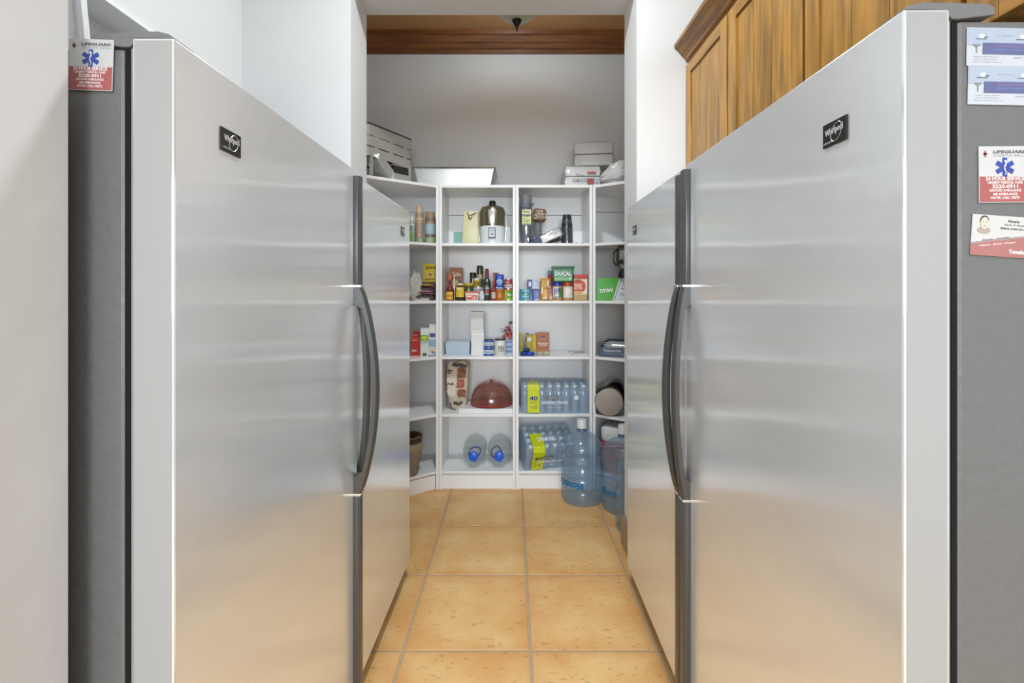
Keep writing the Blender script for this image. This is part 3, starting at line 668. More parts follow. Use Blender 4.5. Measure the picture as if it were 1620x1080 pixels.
roundy('squeeze_bottle', 'bottle', 'slim white nozzle bottle between the orange-capped bottle and the yellow-labelled jar', 716, 721, 434.5, S2, 3.47, [('bottle_body', [(0, 0), (1, 0), (1, .4), (.6, .6), (.25, .98), (0, 1)], M('D8D8CC', .4))], None)
roundy('sauce_jar', 'jar', 'jar with cream lid and yellow label over dark sauce, second from the left in front', 720, 736.5, 448, S2, yf+.035, jarp(M('3A2A22', .12), M('D9C9A0', .4), .12, .6), None, [('r', .05, .95, .28, .78, 'D6B22E'), ('o', .5, .55, .5, .34, '7C3A5A'), ('t', 'MIEL', .5, .68, .5, .1, 'F0E6E0'), ('r', .05, .95, .22, .28, 'E0C83C')])
roundy('pickle_jar', 'jar', 'squat jar of green vegetables with a yellow lid behind the white tub', 733, 750, 447.5, S2, 3.52, jarp(M('4E5A2E', .15, var=.5, scale=140), M('C8B03A', .4), .14, .9), None)
t = thing('food_tub', 'small white tub with red lid and red label in front of the jars', 'tub', (X(746.5, yf), yf, S2))
w_, h = 22*yf/760, Z(460.5, yf)-S2
MB().prism([(-w_*.42, 0), (w_*.42, 0), (w_*.49, h*.84), (-w_*.49, h*.84)], 0, .075, 'xz').build('tub_body', M('D9D2C4', .4), t, bevel=.003)
MB().box(-w_/2, w_/2, -.003, .078, h*.82, h).build('lid', M('C85A50', .4), t, bevel=.002); prints(t, w_, h, [('r', .12, .88, .10, .60, 'C23A34'), ('r', .15, .50, .38, .52, 'E6D2C4'), ('o', .68, .32, .3, .32, 'D89A70')], y=-.0002)
roundy('olive_jar', 'jar', 'dark jar with black lid and cream label, the shorter one behind', 743, 753.5, 431, S2, 3.60, jarp(M('3E3E30', .12), M('22201E', .3), .14, .9), None, [('r', .08, .92, .30, .52, 'A89C78'), ('r', .45, .55, .62, .78, 'C8C4B4')])
cx, w_, h = geo(753.5, 765, 420, S2+.0, 3.60)
roundy('olive_jar', 'jar', 'dark jar with black lid on top of a can, tallest on the jar shelf', 754, 764.5, 420.3, Z(442, 3.6), 3.60, jarp(M('46452E', .12), M('25231E', .3), .14, .9), None, [('r', .08, .92, .05, .38, 'B0A67C'), ('r', .46, .56, .5, .78, 'C8C4A4')])
roundy('food_can', 'can', 'dark olive can holding up the tallest jar', 754, 765.5, 442.3, S2, 3.60, canp(M('4C4E34', .3), TIN), None)
roundy('mustard_jar', 'jar', 'short yellow jar with white lid standing on the blue and white can', 749, 759.5, 440, Z(453.5, 3.51)+.0008, 3.51, jarp(M('C2A02C', .2), M('DCDCD8', .35), .20, .9), None, [('r', .1, .9, .2, .6, '7A6A2C')])
roundy('fish_can', 'can', 'blue and white can beneath the short yellow jar', 748.5, 765, 453.5, S2, 3.51, canp(M('B8C0C4', .35), TIN), None, [('r', .05, .95, .1, .5, '3A4C86'), ('t', 'ATUN', .5, .72, .6, .2, '2C4C4A')])
t = thing('spice_bag', 'small white crumpled bag in front of the blue and white can', 'bag', (X(762.5, 3.42), 3.45, S2))
MB().blob(.050, .045, .068, .8, .8, .12, 3, 21).build('bag', M('CFCFD4', .35, var=.1, scale=60), t, smooth=True)
roundy('wine_bottle', 'bottle', 'dark wine vinegar bottle with a red neck wrap in the middle of the jar shelf', 764.5, 776.5, 425, S2, 3.45, [('bottle_body', [(0, 0), (.94, 0), (1, .02), (1, .56), (.85, .64), (.52, .70), (.48, .74), (0, .74)], GLASSD), ('neck_wrap', [(0, .72), (.52, .72), (.46, .98), (.42, 1), (0, 1)], M('6E2026', .3))], None, [('r', .12, .88, .16, .48, '3C4A40'), ('t', 'Chile', .5, .40, .6, .08, 'D4CCCC'), ('r', .2, .8, .24, .32, 'A83238'), ('r', .25, .75, .19, .22, 'B8BCB8'), ('r', .3, .7, .58, .62, '5C7C5C')])
roundy('ketchup_bottle', 'bottle', 'red sauce bottle with a white label between the wine vinegar and the amber jar', 776, 787, 444, S2, 3.50, bottlep(M('9C3A34', .2), M('A8443C', .4), .45, .35, .1), None, [('r', .1, .8, .10, .42, 'C9BDB0')])
boxy('spaghetti_box', 'box', 'narrow orange-red box standing at the back behind the blue packet', 780, 788.5, 431, S2, 3.62, .04, '9E4A38', [('r', .05, .3, .05, .95, 'B8703C')])
roundy('honey_jar', 'jar', 'amber jar under the blue packet', 784, 797, 457.5, S2, 3.45, jarp(M('B86428', .12, var=.3, scale=60), M('C88440', .3), .10, .9), None, [('r', .3, .8, .25, .65, 'C88448')])
cx, w_, h = geo(783.5, 797, 434, Z(457.5, 3.45), 3.45)
t = thing('powder_packet', 'bright blue food packet standing on the amber jar', 'packet', (cx, 3.45, Z(457.5, 3.45)+.0008))
MB().pouch(w_, h, .03, .05, 4).build('packet', M('2446A8', .35), t, smooth=True); prints(t, w_, h, [('o', .5, .52, .7, .30, '9CB0C8'), ('o', .45, .50, .35, .16, '5878A8'), ('t', 'Puree', .5, .30, .5, .06, 'E0E4EC'), ('t', 'Maseca', .5, .10, .75, .12, 'EDEFF4')], y=-.0165)
roundy('tomato_can', 'can', 'red and white can standing on top of the green and yellow can', 797.5, 811, 441.5, Z(456.5, 3.50)+.0008, 3.50, canp(M('B0505A', .35), TIN), None, [('r', .02, .98, .05, .42, 'D8D2CC'), ('t', 'Rojos', .5, .24, .6, .25, '5A4A7C'), ('t', 'La', .3, .7, .2, .2, 'F0E8E8')])
roundy('corn_can', 'can', 'green and yellow can at the right end of the jar shelf', 797.5, 811, 456.5, S2, 3.50, canp(M('B8C83A', .35), TIN), None, [('r', .30, .95, .2, .85, '4E9A3C'), ('r', .05, .3, .25, .8, 'D8D040'), ('r', .0, 1, .86, .97, 'D86A3C'), ('t', 'Maiz', .62, .5, .5, .25, 'E8E8C8')])

# ---- bay 1 shelf 3
t = thing('napkin_pack', 'pale blue pack of folded napkins with an open top on the third shelf', 'napkins', (X(724, 3.47), 3.47, S3)); w_ = 39*3.47/760; h = Z(542, 3.47)-S3
MB().prism([(-w_*.46, 0), (w_*.46, 0), (w_*.50, h*.82), (w_*.46, h), (-w_*.46, h), (-w_*.50, h*.82)], 0, .12, 'xz').build('wrapped_stack', M('B2C2D2', .5, var=.12, scale=160), t, bevel=.003)
for k in range(8): MB().box(-w_*.45, w_*.45, -.0012, .001, h*(.06+.095*k), h*(.075+.095*k)).build('napkin', M('C8D4DE', .6), t)
MB().box(-w_*.49, w_*.49, -.003, .122, h*.97, h*1.03).build('napkin', M('D5DDE4', .6), t, bevel=.003)
for k, (sb, yt, a, b) in enumerate(((S3, 525.5, 745.5, 765.8), (Z(525.5, 3.47)+.0006, 493, 744.5, 765))):
    t = boxy('white_box', 'box', ('plain white ribbed box, the lower of two stacked beside the blue napkins', 'plain white ribbed box, the upper of two stacked beside the blue napkins')[k], a, b, yt, sb, 3.47, .09, ('E4E4E4', 'D4D4D2')[k])
    w_ = (b-a)*3.47/760; hh = Z(yt, 3.47)-sb
    for i in range(9): MB().box(-w_*.42, w_*.42, -.0008, 0, hh*(.08+.095*i), hh*(.085+.095*i)+.001).build('rib', M('BEBEBE', .5), t)
    if k: MB().box(-w_/2-.0008, w_/2+.0008, -.001, .091, 0, .014).build('lid', M('DEDEDE', .5), t)
for k in range(2):
    sb = S3 if k == 0 else Z(548.8, 3.44)+.0006; yt = 548.8 if k == 0 else 537
    roundy('milk_can', 'can', ('blue and white can, the lower of two stacked next to the white jar', 'blue and white can, the upper of two stacked next to the white jar')[k], 764.5, 782, yt, sb, 3.44, canp(M('D6DEE2', .3), TIN), None, [('r', 0, 1, .72, .96, '2E56A4'), ('r', 0, 1, .04, .26, '2E56A4'), ('t', 'Leche', .5, .5, .6, .24, '4C6CA0')])
roundy('white_jar', 'jar', 'white jar with a dark lid and sketchy black lettering in front on the third shelf', 782.5, 800, 535, S3, 3.42, jarp(M('DEDEDA', .3), M('4A4E4C', .3, .3), .10, .88), None, [('t', 'FISH', .62, .46, .55, .30, '5C5C5C'), ('r', .35, .9, .26, .29, '8A8A88')])
for k in range(3):
    sb = S3+.0335*k+.0003*k
    boxy('blue_packet', 'box', ('lowest', 'middle', 'topmost')[k]+' of three blue and white flat packs under the red decoration', 799.5, 811, 0, sb, 3.50, .05, 'B9C6DC', group=None) if False else None
    t = thing('flat_pack', ('lowest', 'middle', 'topmost')[k]+' of three blue and white flat packs under the red decoration', 'pack', (X(805.5, 3.50), 3.50, sb)); w_ = 11*3.5/760
    MB().box(-w_/2, w_/2, 0, .07, 0, .033).build('pack', M('BAC6DA', .4), t, bevel=.003); prints(t, w_, .033, [('r', .05, .9, .35, .85, '5A78B0')])
t = thing('berry_decoration', 'red beaded ornament with dark twigs on the blue flat packs', 'decoration', (X(803, 3.50), 3.53, S3+.1015))
rd = random.Random(5)
for k in range(22):
    a = rd.uniform(0, 6.28); z = rd.uniform(.01, .095); r = .030*(1-abs(z-.03)/.1); rr = rd.uniform(.006, .012)
    MB().lathe([(0, -rr), (rr*.7, -rr*.7), (rr, 0), (rr*.7, rr*.7), (0, rr)], 8, (r*math.cos(a), r*math.sin(a)*.8, z+.0)).build('bead', M(rd.choice(['C03A30', 'D0503C', '8E2A2E', 'D8B0A0', 'B04038']), .3), t, smooth=True)
for k, (dx, dz) in enumerate(((-.05, .085), (-.055, .065), (-.02, .10), (.02, .13))):
    MB().tube([(0, 0, .05), (dx*.6, -.01, .05+(dz-.05)*.7), (dx, -.01, dz)], .0018, 5).build('twig', M('33332E', .6), t)
MB().lathe([(0, -.012), (.010, -.008), (.014, 0), (.010, .008), (0, .012)], 12, (.022, 0, .125)).build('grey_ball', M('6E706C', .5), t, smooth=True)

# ---- bay 1 shelf 4: paper bag, flat box, cake dome
cx, w_, h = X(724, 3.47), 36*3.47/760, .30
t = thing('charcoal_bag', 'tall crumpled brown and cream paper bag left of the cake dome', 'bag', (X(723, 3.50), 3.53, S4), (0, .02, 0))
def fn(x, y, z):
    k = .62+.38*min(1, z/.16)
    return (x*k+.012*(1-min(1, z/.15)), y, z)
bagm = M('C9BDA8', .6, var=.14, scale=24, bump=.6)
MB().blob(w_, .12, Z(571, 3.5)-S4, .35, .45, .05, 3, 31, nu=30, nv=26, fn=fn).build('bag', bagm, t, smooth=True)
H4 = Z(571, 3.5)-S4
def patch(z0, z1, x0, x1, col, sd):
    mb = MB(); n = 12; vs = []; fs = []
    for j in range(n+1):
        for i in range(n+1):
            u = x0+(x1-x0)*i/n+.012*noise.noise(Vector((j*.55, sd*3.3, 0))); v = z0+(z1-z0)*j/n+.014*noise.noise(Vector((i*.5, sd*3.3, 3)))
            vs.append((u, -.0635-.004*noise.noise(Vector((u*30, v*30, 0))), v))
    for j in range(n):
        for i in range(n): a = j*(n+1)+i; fs.append((a, a+1, a+n+2, a+n+1))
    return mb.add(vs, fs).build('printed_panel', col, t, smooth=True)
BRN = M('7E4A34', .5, var=.55, scale=60); CRM = M('D8CEBC', .5, var=.1, scale=40); DRK = M('3E2E26', .5, var=.6, scale=80)
patch(.235, .315, .0, .062, BRN, 1); patch(.165, .225, .0, .050, M('A0583E', .5, var=.5, scale=70), 9); patch(.10, .155, .002, .060, M('8A4E36', .5, var=.6, scale=90), 11)
patch(.315, H4-.012, -.035, .07, DRK, 2); patch(.195, .235, -.074, -.004, CRM, 3); patch(.10, .185, -.066, -.006, CRM, 12); patch(.187, .193, -.075, -.03, DRK, 4)
patch(.045, .065, -.025, .040, DRK, 5); patch(.285, .290, -.074, -.035, DRK, 6); patch(.268, .272, -.074, -.045, DRK, 7); patch(.070, .095, .0, .050, M('B8B09C', .5, var=.3, scale=60), 13)
t = boxy('flat_box', 'box', 'thin flat white box under the cake dome', 725.5, 811, 646.3, S4, 3.40, .26, 'E8E8E8')
fb = Z(646.3, 3.40)
cx, r = X(777.5, 3.53), 33.3*3.53/760
t = thing('cake_dome', 'covered red cake plate with a clear plastic dome on the flat white box', 'cake stand', (cx, 3.535, fb+.0005))
MB().lathe([(0, 0), (r*.80, 0), (r*.98, .012), (r, .022), (r*.96, .022), (r*.80, .010), (0, .008)], 40).build('plate', M('B03A34', .25), t, smooth=True)
DOME = clear('dome_plastic', 'ECCFC8', .06, 'D09C90', .24)
hd = Z(604, 3.53)-fb
MB().lathe([(r*.97, .023)]+[(r*.97*math.cos(a)**.75, .026+(hd-.026)*math.sin(a)**1.05) for a in [i*math.pi/2/14 for i in range(1, 14)]]+[(.001, hd)], 40).build('dome', DOME, t, smooth=True)
MB().lathe([(0, hd), (.006, hd), (.012, hd+.008), (.012, hd+.014), (.006, hd+.019), (0, hd+.020)], 16).build('knob', DOME, t, smooth=True)

# ---- bay 1 shelf 5: two big jugs lying down
JUG = clear('jug_plastic', 'F4F8F8', .03, 'ECF2F4', .20, .08, .22)
for k, (a, b, yt, ang) in enumerate(((732, 769, 682, R(35)), (771.5, 809, 681.5, R(-60)))):
    yc = 3.46; cx, w_, h = geo(a, b, yt, S5, yc+.05); r = w_/2; L_ = .25
    t = thing('water_jug', ('clear water jug lying on its side with blue cap, left of the pair', 'clear water jug lying on its side with blue cap, right of the pair')[k], 'jug', (cx, yc, S5+r*1.02+.002))
    pj = [(0, .0), (.030, .0), (.032, -.012), (.045, -.02), (r*.80, -.055), (r*.97, -.085), (r, -.11), (r*.97, -.135), (r, -.16), (r*.97, -.19), (r, -.215), (r*.93, -.245), (0, -.25)]
    MB().lathe([(p[0], p[1]) for p in pj], 32, (0, -.03, 0), 'y').build('bottle_body', JUG, t, smooth=True)
    # water lying in the lower half
    mb = MB(); n = 16; lev = -.10*r
    a0 = math.asin(lev/r/.95); pts = [(r*.95*math.cos(x_), r*.95*math.sin(x_)) for x_ in [math.pi-a0+(math.pi+2*a0)*i/n for i in range(n+1)]]
    MB().prism(pts, .06, .21, 'xz').build('water', clear('water_in_jug', 'F4F7F8', .03, 'E4ECF0', .12), t, smooth=False)
    MB().lathe([(0, .0), (.026, .0), (.033, -.004), (.034, -.022), (0, -.022)], 24, (0, -.055, 0), 'y').build('cap', M('1F5FD8', .3), t, smooth=True)
    R_ = Matrix.Rotation(ang, 4, 'Y')
    loop = [(-.030, 0), (-.034, .020), (-.020, .052), (.012, .066), (.040, .062), (.052, .048), (.050, .028), (.034, .004)] if k == 0 else [(-.028, .014), (-.022, .05), (.01, .068), (.044, .06), (.056, .046), (.048, .020), (.034, -.004)]
    MB().tube([R_ @ Vector((p[0], -.040, p[1])) for p in loop] if k else [Vector((p[0], -.040, p[1])) for p in loop], .0042, 6).build('carry_handle', M('23357C', .35), t, smooth=True)

# ---- bay 2 shelf 1
CLR = clear('clear_cup', 'E0E4E8', .15, 'D4D8DC', .5)
t = cups('tall clear plastic cup stack in a printed sleeve, leftmost on the cup shelf', 822.5, 842, 308, S1, 3.45, 18, CLR, film=None, up=False)
hh = Z(308, 3.45)-S1
MB().blob(.088, .085, hh*1.0, .45, .9, .05, 5, 41, nu=22, nv=20, fn=lambda x, y, z: (x*(1-.35*max(0, z/hh-.75)/.25), y, z)).build('plastic_sleeve', clear('sleeve', 'E4E6EC', .12, 'B8BAC6', .15), t, smooth=True)
prints(t, .085, hh, [('r', .15, .90, .58, .68, 'D2D0A4'), ('r', .15, .90, .38, .56, 'C9CB8E'), ('t', 'Party', .52, .63, .55, .07, '4C4C44'), ('t', 'Clear', .52, .56, .6, .05, '4C4C44'), ('t', 'Cups', .52, .46, .55, .09, '8C9240'), ('t', '40 count', .52, .40, .5, .03, '50504C'), ('r', .2, .7, .72, .80, '4C4E66'), ('r', .75, 1.15, .76, .80, '141414')], y=-.046)
t = cups('short clear cup stack beneath the brown printed cup pack', 843, 858, 352, S1, 3.56, 9, CLR, up=False)
t = thing('paper_cup_pack', 'brown pack printed with pale coffee cups lying on the short cup stack', 'cups', (X(852.5, 3.54), 3.53, Z(352, 3.56)+.001), (0, .08, 0))
MB().blob(.098, .075, .095, .45, .5, .04, 4, 12).build('pack', M('7C6048', .4, var=.3, scale=50), t, smooth=True)
for (dx, dz) in ((-.032, .030), (.004, .062), (.033, .040)):
    MB().tube([(dx+.014*math.cos(a), -.040, dz+.014*math.sin(a)) for a in [2*math.pi*i/16 for i in range(16)]], .004, 6, True).build('cup_picture', M('D4C2A4', .5), t, smooth=True)
t = thing('cutlery_pack', 'dark grey plastic cutlery pack lying behind the white one', 'cutlery', (X(872, 3.52), 3.53, S1), (0, R(-16), .1))
for k in range(9): MB().blob(.15, .016, .012, .5, .5, .02, 2, k).build('fork', M('3C4048', .3), t, smooth=True, loc=(0, -.045+.011*(k % 5)*1.6, .012+.012*(k//3)))
MB().blob(.19, .10, .06, .6, .6, .10, 4, 51).build('wrap', FILM, t, smooth=True)
t = thing('cutlery_pack', 'bundle of white plastic cutlery in clear wrap, slanting across the cup shelf', 'cutlery', (X(874, 3.43), 3.43, S1+.030), (0, R(-24), 0))
for k in range(10): MB().blob(.155, .010, .008, .35, .5, .02, 2, k, nu=10, nv=6).build('spoon', M('DCDCD4', .35), t, smooth=True, loc=(.0, -.025+.0012*k, .002+.0068*(k % 8)))
MB().blob(.185, .055, .068, .5, .6, .07, 4, 57, flat=False).build('wrap', FILM, t, smooth=True, loc=(0, 0, -.004))
t = thing('cutlery_pack', 'crumpled blue-black pack of cutlery at the foot of the clear cup stacks', 'cutlery', (X(851, 3.42), 3.435, S1), (0, 0, .2))
MB().blob(.085, .05, .058, .8, .8, .2, 4, 71).build('pack', M('59627A', .25, var=.6, scale=70), t, smooth=True)
t = cups('dark navy plastic cup stack in clear wrap, upright at the right of the cup shelf', 888, 906, 340, S1, 3.50, 14, M('2C323E', .25), film=FILM)
for k in range(2):
    t = thing('bottle_cap', ('left', 'right')[k]+' of two tiny black and white caps beside the navy cup stack', 'cap', (X(912+9*k, 3.46), 3.47, S1))
    MB().lathe([(0, 0), (.012, 0), (.012, .010), (0, .012)], 12).build('cap', M('3A3634', .4), t, smooth=True); MB().lathe([(0, .0105), (.009, .0115), (.007, .016), (0, .017)], 12).build('cap_top', M('DADADA', .4), t, smooth=True)

# ---- bay 2 shelf 2
for k in range(2):
    sb = S2 if k == 0 else Z(465.3, 3.43)+.0006
    roundy('tuna_can', 'can', ('light blue tuna can, the lower of two stacked at the left', 'light blue tuna can, the upper of two stacked at the left')[k], 822, 840.5, (465.3, 457)[k], sb, 3.43, canp(M('4FA6C4', .3), M('C8B890', .3, .6)), None, [('t', 'Sardimar', .5, .65, .6, .25, 'E4F0F0'), ('r', .1, .9, .2, .42, '3D8CB4'), ('r', .5, .9, .2, .3, 'D8CC6C')])
boxy('blue_box', 'box', 'small dark blue box supporting the pale blue box', 842, 854, 457.3, S2, 3.45, .05, '2C2F80', [('r', .2, .95, .15, .9, '5A62A8'), ('o', .6, .5, .45, .45, '6A80B8'), ('r', .3, .9, .05, .12, 'D8D8E8')])
boxy('blue_box', 'box', 'pale blue and navy box on the stack beside the tuna cans', 834, 853.5, 442, Z(457.3, 3.45)+.0006, 3.45, .055, 'AEB4D0', [('r', 0, .40, .0, 1, '2A2E70'), ('r', .12, .32, .3, .75, 'DADCE8'), ('t', 'Te', .62, .6, .25, .35, 'F0F0F4'), ('r', .45, .9, .1, .3, 'C8C8D8')])
cx, w_, h = geo(853.5, 869, 440, S2, 3.45)
t = thing('snack_pouch', 'yellow and cream food pouch standing left of the blue-capped peanut butter', 'packet', (cx, 3.47, S2), (0, .05, 0))
MB().pouch(w_, h, .04, .12, 9).build('pouch', M('C8953C', .35, var=.2, scale=30), t, smooth=True); prints(t, w_, h, [('o', .35, .70, .55, .28, 'B8A02C'), ('o', .6, .30, .55, .42, 'D9A44C'), ('r', .12, .3, .3, .6, 'DCD4C4'), ('r', .3, .8, .08, .15, 'DCD4C4'), ('r', .7, .9, .5, .9, 'D8C4A8')], y=-.022)
roundy('spice_bottle', 'bottle', 'red bottle with a teal cap behind the green tub', 866, 876, 428, S2, 3.56, bottlep(M('9A3430', .3), M('4E7E90', .35), .72, .72, .14), None)
t = thing('snack_pouch', 'pink and beige little pouch squeezed against the blue-capped peanut butter', 'packet', (X(871.5, 3.43), 3.43, S2), (0, -.12, 0))
MB().pouch(.032, .105, .022, .12, 19).build('pouch', M('C09088', .35, var=.4, scale=50), t, smooth=True); prints(t, .032, .105, [('o', .5, .2, .7, .25, 'D8A870'), ('r', .1, .9, .55, .7, 'A84C5C'), ('r', .2, .8, .8, .9, 'A8303C')], y=-.013)
PB = M('B8906A', .25)
def pb(label, a, b, yt, lid, pr): roundy('peanut_butter_jar', 'jar', label, a, b, yt, S2, 3.44, [('jar_body', [(0, 0), (.94, 0), (1, .04), (1, .74), (.92, .80), (0, .80)], PB), ('lid', [(0, .79), (.95, .79), (.95, .98), (.90, 1), (0, 1)], lid)], None, pr)
pb('peanut butter jar with a blue lid and green label patch', 873.5, 889.5, 446, M('24349A', .35), [('r', .02, .98, .16, .72, 'D6D8D4'), ('r', .62, .98, .18, .70, '3E8C3C'), ('t', 'JIF', .42, .48, .70, .34, '3A3C8C'), ('o', .75, .28, .2, .2, 'B4D030'), ('r', .1, .6, .18, .22, '4C4C8C')])
pb('peanut butter jar with a brown-red lid and round red label', 889.5, 906.5, 446, M('A0442E', .35), [('r', .02, .98, .16, .74, 'DCD8CC'), ('o', .5, .45, .72, .50, '8E4A44'), ('t', 'Jif', .5, .46, .62, .34, 'F0EEEC'), ('o', .80, .30, .18, .18, 'A8B840')])
cx, w_, h = geo(873, 908.5, 421, Z(446, 3.44), 3.42)
t = thing('refried_bean_tub', 'dark green tub with white lettering resting on two peanut butter jars', 'tub', (cx, 3.40, Z(446, 3.44)+.001))
MB().prism([(-w_*.43, 0), (w_*.43, 0), (w_*.47, h*.88), (-w_*.47, h*.88)], 0, .10, 'xz').build('tub_body', M('1F6A3E', .3), t, bevel=.008, seg=3)
MB().box(-w_/2, w_/2, -.004, .104, h*.86, h).build('lid', M('2C6044', .3), t, bevel=.005, seg=3)
prints(t, w_, h, [('r', .12, .86, .08, .28, '7FB57E'), ('r', .12, .50, .72, .80, '3E7A4C'), ('t', 'DUCAL', .5, .52, .74, .26, 'F0F2EE'), ('t', 'frijoles', .5, .34, .4, .08, 'A8D0A8'), ('o', .80, .22, .14, .24, 'A8CCA0')], y=-.001)
t = thing('plastic_bag', 'crumpled beige bag at the back behind the big peanut butter jar', 'bag', (X(914, 3.60), 3.60, S2))
MB().blob(.075, .06, .165, .8, .8, .2, 3, 91).build('bag', M('B9AC9E', .4, var=.3, scale=60), t, smooth=True)
t = boxy('peanut_butter_jar', 'jar', 'large square peanut butter jar with a wide red lid, right end of the shelf', 907.5, 929.5, 440, S2, 3.42, .085, 'B89A66', [('r', .02, .98, .28, .95, 'DAD5C2'), ('r', .02, .62, .42, .90, 'C8482E'), ('o', .64, .64, .44, .46, 'C8482E'), ('t', 'PEANUT', .34, .70, .56, .12, 'EDE8DE'), ('t', 'BUTTER', .34, .56, .56, .12, 'EDE8DE'), ('r', .1, .5, .90, .94, '4A5264'), ('r', .02, .6, .32, .40, 'D8A030')], bev=.008)
w_ = 22*3.42/760; hb = Z(440, 3.42)-S2
MB().box(-w_*.47, w_*.47, .003, .082, hb-.001, hb+.027).build('lid', M('C43C30', .35), t, bevel=.006, seg=3)

# ---- bay 2 shelf 3
for k, (a, b, yt, col, lb) in enumerate(((833, 841.5, 530, 'A89A30', 'olive yellow box with a white sticker on the third shelf'), (841.8, 848.8, 529.5, 'BFA01E', 'mustard yellow box touching the orange box'), )):
    boxy('spice_box', 'box', lb, a, b, yt, S3, 3.55, .04, col, [('r', .15, .9, .66, .88, 'D8CFD0'), ('r', .1, .9, .1, .2, 'D0C43C')] if k == 0 else [('r', .2, .8, .2, .6, 'CFA82A')])
boxy('baking_box', 'box', 'orange box with white lettering, the largest on the third shelf of the right bookcase', 849.2, 869, 526.5, S3, 3.54, .05, 'B0623A', [('o', .5, .78, .38, .18, '4A4A52'), ('t', 'Royal', .5, .72, .36, .07, 'E4E0DC'), ('t', 'Bicarbonato', .5, .50, .8, .09, 'EAE2DC'), ('t', 'de Sodio', .5, .41, .6, .08, 'EAE2DC'), ('r', .04, .96, .02, .16, 'C08A5C'), ('r', .92, 1.0, .0, 1, '8A6A5C')])
t = thing('pasta_packet', 'yellow-green narrow packet leaning on the left side of the third shelf', 'packet', (X(824.5, 3.5), 3.51, S3), (0, 0, 0)); MB().pouch(.022, .155, .02, .1, 4).build('packet', M('A8A038', .4, var=.3), t, smooth=True)
t = thing('pasta_packet', 'dark striped packet between the yellow-green packet and the olive yellow box', 'packet', (X(830, 3.56), 3.57, S3), (0, .15, 0)); MB().pouch(.022, .150, .02, .1, 14).build('packet', M('7C7A74', .4, var=.6, scale=80), t, smooth=True)
rd = random.Random(9)
for k, (px, dy, z, col, lb) in enumerate(((829, 3.42, 0, '2A3A94', 'blue candy packet at the left front of the third shelf'), (840, 3.42, 0, '3450B4', 'blue candy packet in front of the olive yellow box'), (833, 3.45, .022, '202C6C', 'dark blue candy packet on top of the two other blue ones'), (845, 3.48, 0, 'B0B08C', 'pale yellow crinkled packet behind the blue candy packets'), (855, 3.46, 0, 'B8B4A0', 'white and yellow crinkled packet in front of the orange box, left one'), (864, 3.46, 0, 'C2BCA0', 'white and yellow crinkled packet in front of the orange box, right one'))):
    t = thing('candy_packet', lb, 'packet', (X(px, dy), dy, S3+z), (0, 0, rd.uniform(-.4, .4)))
    MB().blob(.052, .045, (.028 if k < 3 else .022)+(.006 if k == 3 else 0), .8, .8, .22, 4, 100+k, nu=18, nv=10).build('packet', M(col, .3, var=.45, scale=90), t, smooth=True)
t = thing('paper_card', 'flat pinkish card with a white tag lying at the right of the third shelf', 'card', (X(912, 3.60), 3.60, S3), (0, 0, .1))
MB().box(-.05, .055, -.06, .04, .0002, .005).build('card', M('A8989C', .5), t); MB().blob(.03, .03, .008, .8, .8, .1, 3, 4).build('tag', M('E4E4E4', .5), t, smooth=True, loc=(-.045, -.055, .004))

